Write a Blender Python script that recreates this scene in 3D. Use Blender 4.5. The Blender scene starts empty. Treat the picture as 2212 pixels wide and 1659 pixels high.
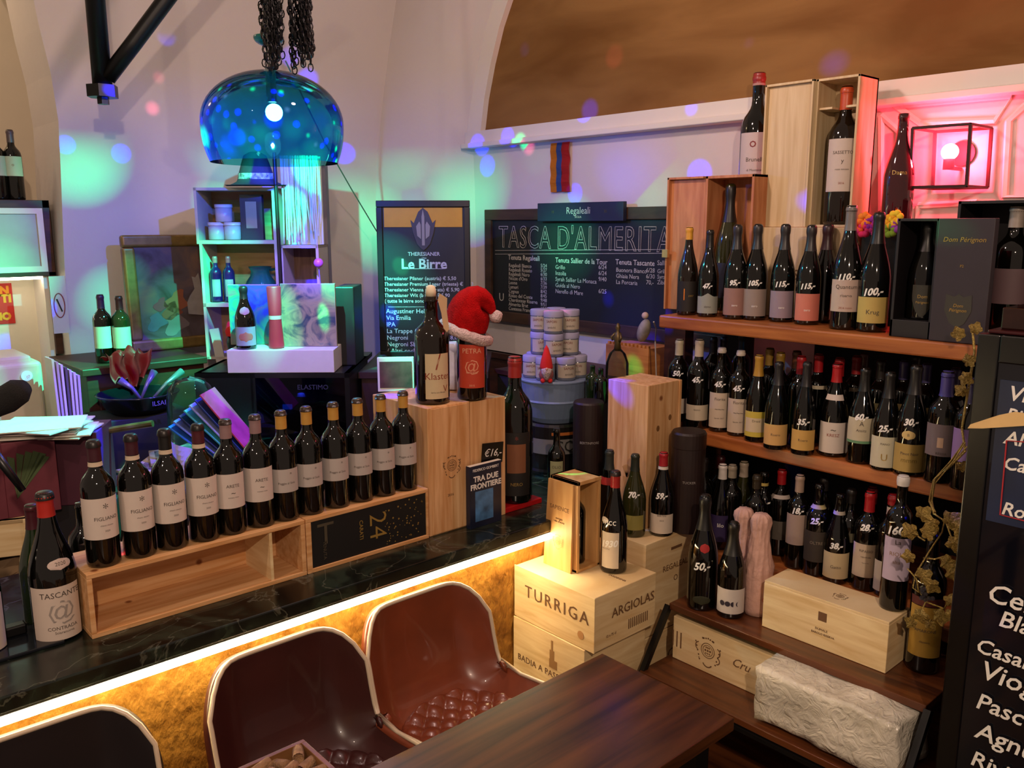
import bpy, bmesh, math, random
from mathutils import Vector, Matrix, noise
random.seed(7)
SC = bpy.context.scene
COL = SC.collection
PI = math.pi
# ---------------------------------------------------------------- camera
F, ZC = 1850.0, 2.06
PITCH, ROLL, YAW = math.radians(10.67), math.radians(-0.1), math.radians(42)
CAM = Vector((0, 0, ZC))
def _axes():
    cp, sp = math.cos(PITCH), math.sin(PITCH)
    fw, up, rt = Vector((0, cp, -sp)), Vector((0, sp, cp)), Vector((1, 0, 0))
    c, s = math.cos(ROLL), math.sin(ROLL)
    r2, u2 = c*rt + s*up, c*up - s*rt
    Z = Matrix(((math.cos(YAW), math.sin(YAW), 0), (-math.sin(YAW), math.cos(YAW), 0), (0, 0, 1)))
    return Z @ r2, Z @ u2, Z @ fw
RT, UP, FW = _axes()
HD = Vector((math.sin(YAW), math.cos(YAW), 0))      # horizontal heading
HR = Vector((math.cos(YAW), -math.sin(YAW), 0))     # horizontal right
cam = bpy.data.cameras.new('camera'); co = bpy.data.objects.new('camera', cam); COL.objects.link(co)
cam.sensor_width = 36; cam.lens = F/2212*36; cam.clip_start = .05
M = Matrix((RT, UP, -FW)).transposed().to_4x4(); M.translation = CAM
co.matrix_world = M
SC.camera = co
def ray(x, y): return RT*((x-1106)/F) - UP*((y-829.5)/F) + FW
def pz(x, y, z): d = ray(x, y); return CAM + d*((z-ZC)/d.z)
def px(x, y, X): d = ray(x, y); return CAM + d*(X/d.x)
def py(x, y, Y): d = ray(x, y); return CAM + d*(Y/d.y)
def pf(x, y, h): d = ray(x, y); return CAM + d*(h/d.dot(HD))
def proj(p): v = Vector(p)-CAM; k = v.dot(FW); return 1106+F*v.dot(RT)/k, 829.5-F*v.dot(UP)/k, k
def zat(p, y):      # height of the point above p seen at image row y
    lo, hi = -1, 6
    for _ in range(40):
        m = (lo+hi)/2
        if proj((p.x, p.y, m))[1] > y: lo = m
        else: hi = m
    return m
# ---------------------------------------------------------------- light and exposure
def lin(c):
    if isinstance(c, str):
        c = c.lstrip('#'); c = [int(c[i:i+2], 16)/255 for i in (0, 2, 4)]
        c = [x/12.92 if x <= .04045 else ((x+.055)/1.055)**2.4 for x in c]
    return (c[0], c[1], c[2], 1)
SC.view_settings.view_transform = 'Standard'; SC.view_settings.look = 'None'
SC.view_settings.gamma = 1; SC.view_settings.exposure = 0.12
W = bpy.data.worlds.new('world'); SC.world = W; W.use_nodes = True
W.node_tree.nodes['Background'].inputs[0].default_value = (1.0, .72, .56, 1)
W.node_tree.nodes['Background'].inputs[1].default_value = .24
def plight(name, loc, e, col, r=.03, typ='POINT', size=None, rot=None):
    L = bpy.data.lights.new(name, typ); L.energy = e; L.color = col[:3]
    if typ == 'AREA': L.shape = 'RECTANGLE'; L.size, L.size_y = size
    else: L.shadow_soft_size = r
    o = bpy.data.objects.new(name, L); COL.objects.link(o); o.location = loc
    if rot: o.rotation_euler = rot
    return o
plight('unseen_room_light', (-.75, 1.5, 3.3), 40, (1, .76, .60), .035)
plight('unseen_room_light', (-.4, -.9, 3.1), 172, (1, .74, .56), .035)
plight('unseen_room_light', (1.6, 1.95, 3.05), 42, (1, .70, .63), .06)  # added light without a fitting, brightens the right wall
plight('alcove_lamp_light', (.35, 4.75, 3.3), 9, (1, .78, .50), .1)
ROTV = 1.0
# party bulb in the pendant: coloured spots thrown in every direction
BULB = pf(592, 243, 3.15)
def party():
    o = plight('party_bulb_light', BULB, 30, (1, 1, 1), .006)
    L = o.data; L.use_nodes = True; nt = L.node_tree; N = nt.nodes; K = nt.links
    em = [n for n in N if n.type == 'EMISSION'][0]
    tc = N.new('ShaderNodeTexCoord'); vr = N.new('ShaderNodeVectorRotate'); vr.rotation_type = 'Z_AXIS'; vr.inputs['Angle'].default_value = -ROTV; K.new(tc.outputs['Normal'], vr.inputs['Vector'])
    def vor(scale, feat='F1', rnd=1.0):
        v = N.new('ShaderNodeTexVoronoi'); v.inputs['Scale'].default_value = scale; v.inputs['Randomness'].default_value = rnd
        K.new(vr.outputs[0], v.inputs['Vector']); return v
    def ramp(src, pts, const=False):
        r = N.new('ShaderNodeValToRGB'); K.new(src, r.inputs[0]); cr = r.color_ramp
        if const: cr.interpolation = 'CONSTANT'
        while len(cr.elements) < len(pts): cr.elements.new(.5)
        for e, (p, c) in zip(cr.elements, pts): e.position = p; e.color = (*c, 1)
        return r
    def mix(a, b, f=1.0, mode='ADD'):
        m = N.new('ShaderNodeMix'); m.data_type = 'RGBA'; m.blend_type = mode; m.inputs['Factor'].default_value = f
        K.new(a, m.inputs['A']); K.new(b, m.inputs['B']); return m.outputs['Result']
    # sharp spots
    v = vor(6.5); spot = ramp(v.outputs['Distance'], [(0, (1, 1, 1)), (.16, (1, 1, 1)), (.24, (0, 0, 0))])
    sep = N.new('ShaderNodeSeparateColor'); K.new(v.outputs['Color'], sep.inputs[0])
    hue = ramp(sep.outputs[0], [(0, (.05, .02, 14)), (.62, (8, .25, .5)), (.74, (.1, 4, 1.2)), (.86, (0, 0, 0))], True)
    sharp = mix(spot.outputs[0], hue.outputs[0], 1, 'MULTIPLY')
    # broad soft patches
    v2 = vor(3.3); soft = ramp(v2.outputs['Distance'], [(0, (1, 1, 1)), (.3, (.6, .6, .6)), (.62, (0, 0, 0))])
    sep2 = N.new('ShaderNodeSeparateColor'); K.new(v2.outputs['Color'], sep2.inputs[0])
    hue2 = ramp(sep2.outputs[1], [(0, (.02, 7.6, 2.6)), (.5, (.3, .2, 7.5)), (.78, (.05, 5.0, 3.2))], True)
    broad = mix(soft.outputs[0], hue2.outputs[0], 1, 'MULTIPLY')
    # keep most patches at and below the bulb's height
    sx = N.new('ShaderNodeSeparateXYZ'); K.new(tc.outputs['Normal'], sx.inputs[0])
    def down(z0, z1):      # 1 below z0, 0 above z1
        r = N.new('ShaderNodeMapRange'); r.inputs[1].default_value = z0; r.inputs[2].default_value = z1; r.inputs[3].default_value = 1; r.inputs[4].default_value = 0
        K.new(sx.outputs[2], r.inputs[0]); return r.outputs[0]
    sharp = mix(sharp, down(.0, .35), 1, 'MULTIPLY')
    broad = mix(broad, down(-.32, .02), 1, 'MULTIPLY')
    by = N.new('ShaderNodeMapRange'); by.inputs[1].default_value = -.45; by.inputs[2].default_value = -.05; by.inputs[3].default_value = .05; by.inputs[4].default_value = 1
    K.new(sx.outputs[1], by.inputs[0]); broad = mix(broad, by.outputs[0], 1, 'MULTIPLY')
    base = N.new('ShaderNodeRGB'); base.outputs[0].default_value = (.12, .10, .95, 1)
    bs_ = mix(base.outputs[0], down(-.25, .25), 1, 'MULTIPLY')
    by2 = N.new('ShaderNodeMapRange'); by2.inputs[1].default_value = -.5; by2.inputs[2].default_value = 0; by2.inputs[3].default_value = .3; by2.inputs[4].default_value = 1; K.new(sx.outputs[1], by2.inputs[0]); bs_ = mix(bs_, by2.outputs[0], 1, 'MULTIPLY')
    fin = mix(mix(sharp, broad), bs_)
    K.new(fin, em.inputs[0]); em.inputs[1].default_value = 3.0
    return o
party()
RED = px(2052, 328, 2.94)
plight('red_bulb_light', RED + Vector((-.0, 0, 0)), 15, (1, .035, .085), .02)
# ---------------------------------------------------------------- materials
MATS = {}
def mat(name, col, rough=.5, metal=0, spec=.5, emit=None, es=0, var=.06, vs=30, coat=0, alpha=None, bump=0, bs=200, trans=0):
    if name in MATS: return MATS[name]
    m = bpy.data.materials.new(name); m.use_nodes = True; nt = m.node_tree; N = nt.nodes; K = nt.links
    b = N['Principled BSDF']; c = lin(col)
    b.inputs['Roughness'].default_value = rough; b.inputs['Metallic'].default_value = metal
    b.inputs['Specular IOR Level'].default_value = spec; b.inputs['Coat Weight'].default_value = coat
    b.inputs['Coat Roughness'].default_value = .04
    tc = N.new('ShaderNodeTexCoord')
    if var:
        n = N.new('ShaderNodeTexNoise'); n.inputs['Scale'].default_value = vs; n.inputs['Detail'].default_value = 3
        K.new(tc.outputs['Object'], n.inputs['Vector'])
        r = N.new('ShaderNodeMapRange'); r.inputs[3].default_value = 1-var*2; r.inputs[4].default_value = 1+var*2
        K.new(n.outputs[0], r.inputs[0])
        mx = N.new('ShaderNodeVectorMath'); mx.operation = 'SCALE'; mx.inputs[0].default_value = c[:3]
        K.new(r.outputs[0], mx.inputs['Scale']); K.new(mx.outputs[0], b.inputs['Base Color'])
    else: b.inputs['Base Color'].default_value = c
    if emit: b.inputs['Emission Color'].default_value = lin(emit); b.inputs['Emission Strength'].default_value = es
    if trans: b.inputs['Transmission Weight'].default_value = trans
    if bump:
        n2 = N.new('ShaderNodeTexNoise'); n2.inputs['Scale'].default_value = bs; n2.inputs['Detail'].default_value = 4
        K.new(tc.outputs['Object'], n2.inputs['Vector'])
        bp = N.new('ShaderNodeBump'); bp.inputs['Strength'].default_value = bump; bp.inputs['Distance'].default_value = .01
        K.new(n2.outputs[0], bp.inputs['Height']); K.new(bp.outputs[0], b.inputs['Normal'])
    MATS[name] = m; return m
def wood(name, c1, c2, scale=(3, 60, 60), rough=.5, knots=0, spec=.4, coat=0, off=0):
    if name in MATS: return MATS[name]
    m = bpy.data.materials.new(name); m.use_nodes = True; nt = m.node_tree; N = nt.nodes; K = nt.links
    b = N['Principled BSDF']; b.inputs['Roughness'].default_value = rough; b.inputs['Specular IOR Level'].default_value = spec
    b.inputs['Coat Weight'].default_value = coat; b.inputs['Coat Roughness'].default_value = .2
    tc = N.new('ShaderNodeTexCoord'); mp = N.new('ShaderNodeMapping'); mp.inputs['Scale'].default_value = scale
    mp.inputs['Location'].default_value = (off, off, off)
    K.new(tc.outputs['Object'], mp.inputs[0])
    n = N.new('ShaderNodeTexNoise'); n.inputs['Scale'].default_value = 1; n.inputs['Detail'].default_value = 5; n.inputs['Distortion'].default_value = .6
    K.new(mp.outputs[0], n.inputs['Vector'])
    r = N.new('ShaderNodeValToRGB'); r.color_ramp.elements[0].position = .32; r.color_ramp.elements[1].position = .68
    r.color_ramp.elements[0].color = lin(c2); r.color_ramp.elements[1].color = lin(c1)
    K.new(n.outputs[0], r.inputs[0]); out = r.outputs[0]
    if knots:
        v = N.new('ShaderNodeTexVoronoi'); v.inputs['Scale'].default_value = knots; K.new(tc.outputs['Object'], v.inputs['Vector'])
        r2 = N.new('ShaderNodeValToRGB'); r2.color_ramp.elements[0].position = .045; r2.color_ramp.elements[1].position = .10
        r2.color_ramp.elements[0].color = (.35, .2, .12, 1); r2.color_ramp.elements[1].color = (1, 1, 1, 1)
        K.new(v.outputs['Distance'], r2.inputs[0])
        mx = N.new('ShaderNodeMix'); mx.data_type = 'RGBA'; mx.blend_type = 'MULTIPLY'; mx.inputs['Factor'].default_value = 1
        K.new(out, mx.inputs['A']); K.new(r2.outputs[0], mx.inputs['B']); out = mx.outputs['Result']
    K.new(out, b.inputs['Base Color'])
    MATS[name] = m; return m
def tinted(name, col, rough=.02, k=.25, facing=.35, tcol=None):
    """clear coloured plastic or thin glass: tinted see-through with a glossy skin"""
    if name in MATS: return MATS[name]
    m = bpy.data.materials.new(name); m.use_nodes = True; nt = m.node_tree; N = nt.nodes; K = nt.links
    N.clear(); out = N.new('ShaderNodeOutputMaterial')
    t = N.new('ShaderNodeBsdfTransparent'); g = N.new('ShaderNodeBsdfGlossy'); g.inputs['Roughness'].default_value = rough
    d = N.new('ShaderNodeBsdfTranslucent'); d.inputs[0].default_value = lin(tcol or col)
    lw = N.new('ShaderNodeLayerWeight'); lw.inputs[0].default_value = facing
    n = N.new('ShaderNodeTexNoise'); n.inputs['Scale'].default_value = 2
    r = N.new('ShaderNodeValToRGB'); c = lin(col)
    r.color_ramp.elements[0].color = (c[0]*.9, c[1]*.9, c[2]*.9, 1); r.color_ramp.elements[1].color = c
    K.new(n.outputs[0], r.inputs[0]); K.new(r.outputs[0], t.inputs[0])
    a = N.new('ShaderNodeMixShader'); a.inputs[0].default_value = k; K.new(t.outputs[0], a.inputs[1]); K.new(d.outputs[0], a.inputs[2])
    s = N.new('ShaderNodeMixShader'); K.new(lw.outputs['Fresnel'], s.inputs[0]); K.new(a.outputs[0], s.inputs[1]); K.new(g.outputs[0], s.inputs[2])
    K.new(s.outputs[0], out.inputs[0]); MATS[name] = m; return m
def glow(name, col, es):
    m = bpy.data.materials.new(name); m.use_nodes = True; nt = m.node_tree; N = nt.nodes; K = nt.links; N.clear()
    o = N.new('ShaderNodeOutputMaterial'); t = N.new('ShaderNodeBsdfTransparent'); e = N.new('ShaderNodeEmission'); a = N.new('ShaderNodeAddShader')
    e.inputs[0].default_value = lin(col); e.inputs[1].default_value = es
    K.new(t.outputs[0], a.inputs[0]); K.new(e.outputs[0], a.inputs[1]); K.new(a.outputs[0], o.inputs[0]); return m
plaster = mat('plaster', '#cfc4bf', .85, spec=.2, var=.03, vs=3, bump=.25, bs=18)
trimw = mat('white_paint', '#ded4ca', .55, var=.02, vs=6)
glassd = mat('dark_bottle_glass', '#060503', .06, spec=.6, var=.0, coat=.3)
glassg = mat('green_bottle_glass', '#16260d', .06, spec=.6, var=0, coat=.3)
glasso = mat('olive_bottle_glass', '#2a2a10', .07, spec=.6, var=0, coat=.3)
glassn = mat('brown_bottle_glass', '#140a04', .07, spec=.6, var=0, coat=.3)
pine = wood('pine', '#dcae7c', '#c0884f', (4, 50, 50), .55, knots=9)
pinev = wood('pine_upright', '#e0b482', '#bf8850', (50, 50, 4), .55, knots=8)
palew = wood('pale_crate_wood', '#ead2a2', '#d3b17c', (4, 4, 40), .55, knots=4)
palev = wood('pale_crate_wood_upright', '#d8c29a', '#bfa377', (40, 40, 3), .55, knots=5)
redw = wood('reddish_shelf_wood', '#b26a35', '#83411c', (30, 3, 30), .38, knots=3, coat=.2)
darkw = wood('walnut_table_wood', '#5e3417', '#24110a', (1.6, 26, 26), .33, coat=.35)
cabw = wood('cabinet_wood', '#4a2414', '#2c130b', (6, 6, 30), .5)
dgrey = mat('black_metal', '#0d0c0c', .4, metal=.3, var=.1)
blackp = mat('black_plastic', '#0a090a', .35, var=.1)
ink = mat('label_ink', '#4a4038', .7, var=0)
inkb = mat('burnt_print', '#6b4a2c', .8, var=0)
chalk = mat('white_marker', '#e8e4dc', .6, var=0)
orange = mat('orange_print', '#d9791c', .6, var=0)
gold = mat('gold_print', '#a98a45', .4, metal=.4, var=0)
PAL = {}
def paper(col, rough=.65):
    k = 'paper_'+col.strip('#')
    return mat(k, col, rough, var=.02, vs=60)
def foil(col):
    return mat('foil_'+col.strip('#'), col, .38, var=.05, vs=80)
# ---------------------------------------------------------------- mesh helpers
def link(name, me, m=None, parent=None, loc=(0, 0, 0), rot=(0, 0, 0), smooth=False):
    o = bpy.data.objects.new(name, me); COL.objects.link(o)
    if m is not None:
        me.materials.clear(); me.materials.append(m)
    if parent is not None: o.parent = parent
    o.location = loc; o.rotation_euler = rot
    if smooth:
        for p in me.polygons: p.use_smooth = True
    return o
def obj(name, bm, m, parent=None, loc=(0, 0, 0), rot=(0, 0, 0), smooth=False, bevel=0, seg=2):
    me = bpy.data.meshes.new(name); bmesh.ops.recalc_face_normals(bm, faces=bm.faces); bm.to_mesh(me); bm.free()
    o = link(name, me, m, parent, loc, rot, smooth)
    if bevel:
        b = o.modifiers.new('bevel', 'BEVEL'); b.width = bevel; b.segments = seg; b.limit_method = 'ANGLE'
    return o
def tag(o, label, cat, group=None, kind=None):
    o['label'] = label; o['category'] = cat
    if group: o['group'] = group
    if kind: o['kind'] = kind
    return o
def root(name, label, cat, loc=(0, 0, 0), rz=0, group=None, rot=None):
    o = bpy.data.objects.new(name, None); COL.objects.link(o); o.empty_display_size = .05
    o.location = loc; o.rotation_euler = rot or (0, 0, rz); tag(o, label, cat, group); return o
def struct(name, bm, m, **k):
    o = obj(name, bm, m, **k); o['kind'] = 'structure'; return o
def box(bm, x0, x1, y0, y1, z0, z1):
    vs = [bm.verts.new((x, y, z)) for z in (z0, z1) for x, y in ((x0, y0), (x1, y0), (x1, y1), (x0, y1))]
    for f in ((0, 3, 2, 1), (4, 5, 6, 7), (0, 1, 5, 4), (1, 2, 6, 5), (2, 3, 7, 6), (3, 0, 4, 7)): bm.faces.new([vs[i] for i in f])
    return bm
def B(*a):
    bm = bmesh.new()
    for t in a: box(bm, *t)
    return bm
def lathe(prof, seg=28, bm=None, cx=0, cy=0, cz=0):
    bm = bm or bmesh.new(); rings = []
    for r, z in prof:
        if r < 1e-5: rings.append([bm.verts.new((cx, cy, cz+z))])
        else: rings.append([bm.verts.new((cx+r*math.cos(2*PI*i/seg), cy+r*math.sin(2*PI*i/seg), cz+z)) for i in range(seg)])
    for a, b in zip(rings, rings[1:]):
        for i in range(seg):
            j = (i+1) % seg
            if len(a) == 1 and len(b) == 1: continue
            if len(a) == 1: bm.faces.new((a[0], b[i], b[j]))
            elif len(b) == 1: bm.faces.new((a[i], a[j], b[0]))
            else: bm.faces.new((a[i], a[j], b[j], b[i]))
    return bm
def tube(pts, r, seg=8, bm=None, caps=True):
    bm = bm or bmesh.new(); pts = [Vector(p) for p in pts]; n = len(pts); rings = []
    rs = r if isinstance(r, (list, tuple)) else [r]*n
    ref = None
    for i, p in enumerate(pts):
        d = (pts[min(i+1, n-1)]-pts[max(i-1, 0)]).normalized()
        if ref is None: ref = d.orthogonal().normalized()
        u = (ref-d*ref.dot(d))
        u = u.normalized() if u.length > 1e-6 else d.orthogonal().normalized()
        ref = u; v = d.cross(u)
        rings.append([bm.verts.new(p+(u*math.cos(2*PI*k/seg)+v*math.sin(2*PI*k/seg))*rs[i]) for k in range(seg)])
    for a, b in zip(rings, rings[1:]):
        for k in range(seg): bm.faces.new((a[k], a[(k+1) % seg], b[(k+1) % seg], b[k]))
    if caps: bm.faces.new(rings[0][::-1]); bm.faces.new(rings[-1])
    return bm
def sphere(c, r, u=16, v=10, bm=None, sc=(1, 1, 1)):
    bm = bm or bmesh.new()
    mt = Matrix.Translation(c) @ Matrix.Diagonal((sc[0], sc[1], sc[2], 1))
    bmesh.ops.create_uvsphere(bm, u_segments=u, v_segments=v, radius=r, matrix=mt); return bm
def poly_prism(pts, n, t, bm=None):
    """planar outline (list of Vector) thickened by t along n"""
    bm = bm or bmesh.new(); n = Vector(n).normalized()*t
    a = [bm.verts.new(p) for p in pts]; b = [bm.verts.new(Vector(p)+n) for p in pts]
    bm.faces.new(a); bm.faces.new(b[::-1]); k = len(pts)
    for i in range(k): bm.faces.new((a[i], a[(i+1) % k], b[(i+1) % k], b[i]))
    return bm
def text_mesh(s, size, align='CENTER', shear=0, offset=0, ext=.0003, space=1.0, res=2, bold=0):
    t = bpy.data.curves.new('print', 'FONT'); t.body = s; t.size = size; t.align_x = align; t.align_y = 'CENTER'
    t.shear = shear; t.offset = offset+bold; t.extrude = ext; t.space_character = space; t.resolution_u = res
    o = bpy.data.objects.new('tmp', t); me = bpy.data.meshes.new_from_object(o)
    bpy.data.objects.remove(o); bpy.data.curves.remove(t); return me
ROTS = {'-Y': (PI/2, 0, 0), '-X': (PI/2, 0, -PI/2), 'up': (0, 0, 0), '-Z': (PI/2, 0, 0)}
def put_text(s, size, parent, loc, face='-Y', m=None, name='lettering', tilt=0, **k):
    me = text_mesh(s, size, **k); me.name = name
    r = ROTS[face] if isinstance(face, str) else face
    o = link(name, me, m or ink, parent, loc)
    R = Matrix.Rotation(r[2], 4, 'Z') @ Matrix.Rotation(r[0], 4, 'X') @ Matrix.Rotation(tilt, 4, 'Z')
    o.rotation_euler = R.to_euler(); return o
def crest(size, parent, loc, face='-Y', m=None, tilt=0, name='crest_print'):
    bm = bmesh.new()
    def disc(x, y, r, n=8): 
        vs = [bm.verts.new((x+r*math.cos(2*PI*i/n), y+r*math.sin(2*PI*i/n), 0)) for i in range(n)]; bm.faces.new(vs)
    def ring(x, y, r, w, n=24, a0=0, a1=2*PI):
        p = None
        for i in range(n+1):
            a = a0+(a1-a0)*i/n
            q = (bm.verts.new((x+r*math.cos(a), y+r*math.sin(a), 0)), bm.verts.new((x+(r-w)*math.cos(a), y+(r-w)*math.sin(a), 0)))
            if p: bm.faces.new((p[0], q[0], q[1], p[1]))
            p = q
    s = size
    ring(0, 0, .26*s, .025*s); ring(0, 0, .19*s, .02*s)
    for sx in (-1, 1):
        ring(sx*.32*s, .05*s, .16*s, .035*s, 14, PI*.5-sx*.2, PI*.5-sx*2.6); ring(sx*.34*s, -.22*s, .13*s, .035*s, 12, -PI*.5, PI*.4*sx)
        for k in range(5): disc(sx*(.30+.04*k)*s, (-.38+.14*k)*s, .03*s)
        disc(sx*.2*s, .37*s, .035*s)
    for k in range(-2, 3): disc(k*.08*s, .42*s-abs(k)*.02*s, .03*s)
    for k in range(-1, 2): disc(k*.09*s, .0, .04*s, 6); disc(k*.07*s, -.1*s, .03*s, 5); disc(k*.06*s, .1*s, .03*s, 5)
    ring(0, -.38*s, .2*s, .04*s, 12, PI*1.15, PI*1.85)
    me = bpy.data.meshes.new(name); bm.to_mesh(me); bm.free()
    o = link(name, me, m or inkb, parent, loc); r = ROTS[face]
    o.rotation_euler = (Matrix.Rotation(r[2], 4, 'Z') @ Matrix.Rotation(r[0], 4, 'X') @ Matrix.Rotation(tilt, 4, 'Z')).to_euler()
    return o
# ---------------------------------------------------------------- bottles
S1, S2, S3 = 1.727, 1.323, .931     # shelf heights
PROF = {
 'bordeaux': [(0, .008), (.80, 0), (.96, .006), (1, .025), (1, .60), (.985, .64), (.93, .675), (.80, .71), (.62, .738), (.47, .765), (.40, .79), (.375, .82), (.365, .945), (.40, .95), (.40, .972), (.36, .978), (.36, .998), (.33, 1), (0, 1)],
 'burgundy': [(0, .008), (.82, 0), (.97, .006), (1, .025), (1, .43), (.985, .47), (.93, .52), (.83, .58), (.70, .64), (.56, .70), (.45, .755), (.38, .81), (.345, .86), (.335, .95), (.37, .955), (.37, .978), (.34, .984), (.34, .998), (.30, 1), (0, 1)],
 'sparkling': [(0, .008), (.84, 0), (.98, .006), (1, .025), (1, .42), (.985, .47), (.93, .53), (.83, .59), (.69, .65), (.54, .71), (.43, .77), (.36, .83), (.345, .89), (.37, .90), (.40, .93), (.39, .97), (.36, .99), (.25, 1), (0, 1)],
 'tall': [(0, .008), (.84, 0), (.97, .006), (1, .025), (1, .66), (.97, .69), (.86, .725), (.66, .752), (.48, .775), (.41, .80), (.39, .83), (.38, .955), (.42, .96), (.42, .985), (.38, 1), (0, 1)],
}
RATIO = {'bordeaux': .125, 'burgundy': .138, 'sparkling': .138, 'tall': .115}
def rad(kind, R, h, z):
    p = PROF[kind]; t = z/h
    for (r0, z0), (r1, z1) in zip(p[1:], p[2:]):
        if z0 <= t <= z1 and z1 > z0: return R*(r0+(r1-r0)*(t-z0)/(z1-z0))
    return R*p[-2][0]
def wrap_text(s, size, parent, kind, R, h, z, ang=0, m=None, shear=0, bold=0, name='lettering', tilt=0, lift=.0012):
    me = text_mesh(s, size, shear=shear, bold=bold, ext=0); me.name = name
    ct, st = math.cos(tilt), math.sin(tilt)
    for v in me.vertices:
        x, y = v.co.x*ct-v.co.y*st, v.co.x*st+v.co.y*ct
        zz = z+y; r = rad(kind, R, h, zz)+lift; a = -PI/2+ang+x/max(r, .012)
        v.co = (r*math.cos(a), r*math.sin(a), zz)
    return link(name, me, m or ink, parent)
def label_mesh(kind, R, h, z0, z1, half, ang=0, lift=.0006, shape=None, nz=6, na=16):
    bm = bmesh.new(); g = []
    for i in range(nz+1):
        z = z0+(z1-z0)*i/nz; row = []
        for j in range(na+1):
            u = -1+2*j/na; hw = half
            zz = z
            if shape == 'mount' and i == nz: zz = z+(.012*max(0, 1-abs(u)*2.2))
            if shape == 'oval':
                hw = half*math.sqrt(max(0, 1-((2*i/nz)-1)**2))+.01
            if shape == 'shield': hw = half*(1 if i > nz*.55 else math.sqrt(max(.02, i/(nz*.55))))
            r = rad(kind, R, h, zz)+lift; a = -PI/2+ang+u*hw
            row.append(bm.verts.new((r*math.cos(a), r*math.sin(a), zz)))
        g.append(row)
    for i in range(nz):
        for j in range(na): bm.faces.new((g[i][j], g[i][j+1], g[i+1][j+1], g[i+1][j]))
    return bm
NB = []
def bottle(label, kind, h, C, R=None, glass=None, cap=None, cap0=.80, lab=None, half=1.2, texts=(), neck=None, price=None, face=0,
           group=None, shape=None, labels2=(), seg=28, cat='wine bottle', name='wine_bottle', pz_=.62, psize=None, tip=None):
    """C: centre of the base. lab=(z0,z1,colour) as shares of the height. texts=[(string, zshare, size, material, angle)]"""
    R = R or RATIO[kind]*h
    rz = math.atan2(-(CAM.x-C.x), (CAM.y-C.y)); rz += PI      # local -Y looks at the camera
    t = root(name, label, cat, C, rz+face, group)
    obj('bottle_glass', lathe([(r*R, z*h) for r, z in PROF[kind]], seg), glass or glassd, t, smooth=True)
    if cap:
        pts = [(rad(kind, R, h, h*z)+.0009, h*z) for z in [cap0+(1-cap0)*k/12 for k in range(13)]]
        pts[-1] = (pts[-1][0]*.9, h+.0008); pts.append((0, h+.001))
        obj('capsule', lathe(pts, 20), foil(cap), t, smooth=True)
    if tip:
        obj('capsule_top', lathe([(rad(kind, R, h, h*z)+.0016, h*z) for z in (tip[0], .96, .99)]+[(rad(kind, R, h, h)*.9, h+.0016), (0, h+.0018)], 18), foil(tip[1]), t, smooth=True)
    if neck:
        z0, z1, c = neck
        obj('neck_label', lathe([(rad(kind, R, h, h*(z0+(z1-z0)*k/4))+.0013, h*(z0+(z1-z0)*k/4)) for k in range(5)], 20), paper(c), t, smooth=True)
    if lab:
        obj('label', label_mesh(kind, R, h, lab[0]*h, lab[1]*h, half, shape=shape), paper(lab[2]), t, smooth=True)
    for z0, z1, c, hf, an, sh in labels2:
        obj('label', label_mesh(kind, R, h, z0*h, z1*h, hf, an, lift=.0009, shape=sh), paper(c), t, smooth=True)
    for tx in texts:
        wrap_text(tx[0], tx[2], t, kind, R, h, tx[1]*h, tx[4] if len(tx) > 4 else 0, tx[3] if len(tx) > 3 and tx[3] else ink)
    if price:
        wrap_text(price, psize or .026, t, kind, R, h, pz_*h, -.1, chalk, shear=.35, bold=.0011, name='price_writing', tilt=.12)
    NB.append((label, round(h, 3), round(R, 3), tuple(round(v, 2) for v in C)))
    return t
def stand(xb, yb, z, yt, kind='bordeaux', R=None, k=None):
    """a bottle whose front foot shows at (xb,yb) on a surface at height z and whose top shows at row yt"""
    P = pz(xb, yb, z); h = .3
    for _ in range(6):
        r = R or RATIO[kind]*h
        d = Vector((P.x, P.y, 0)).normalized(); C = P+d*r; h = zat(C, yt)-z
    return C, h
def bot(label, kind, xb, yb, yt, z, lab=None, texts=(), **k):
    C, h = stand(xb, yb, z, yt, kind, k.get('R'))
    if lab: lab = ((yb-lab[0])/(yb-yt), (yb-lab[1])/(yb-yt), lab[2])
    return bottle(label, kind, h, C, lab=lab, texts=texts, **k)
def behind(label, kind, xt, yt, z, h, **k):
    C = pz(xt, yt, z+h); C.z = z
    if 2.5 < C.x > 2.955 and z in (S2, S3):
        C = px(xt, yt, 2.95); h = min(C.z-z, .345); C.z = z
    return bottle(label, kind, h, C, **k)
# ================================================================ SETTING
XW, YW = 3.05, 4.2
floor_m = wood('floor_planks', '#6b4526', '#3a2414', (2, 14, 14), .4, coat=.1)
struct('floor', B((-2.2, 3.35, -1.6, 5.3, -.05, 0)), floor_m)
bm = bmesh.new()     # back wall with the arched opening on its left
edge = [(60, -60), (85, 60), (110, 160), (126, 260), (130, 340), (137, 520), (146, 700), (165, 860), (190, 960)]
E = [py(x, y, YW) for x, y in edge]
out = [Vector((3.3, YW, 4.2)), Vector((E[0].x-.25, YW, 4.2)), Vector((E[0].x-.12, YW, E[0].z+.25))]+E+[Vector((E[-1].x, YW, 0)), Vector((3.3, YW, 0))]
poly_prism(out, (0, 1, 0), .42, bm); struct('wall_back', bm, plaster)
struct('wall_right', B((XW, XW+.2, -.6, YW+.3, 0, 4.2)), plaster)
alc = mat('alcove_plaster', '#dccdb6', .85, spec=.2, var=.03, vs=3, bump=.2, bs=14)
bm = bmesh.new()      # alcove: curved vault behind the opening
g = []
for i in range(13):
    a = PI*.5*i/12
    row = []
    for xx in (-.9, E[3].x+.25):
        row.append(bm.verts.new((xx, 5.15-.5*(1-math.cos(a)), 2.6+1.4*math.sin(a))))
    g.append(row)
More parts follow.
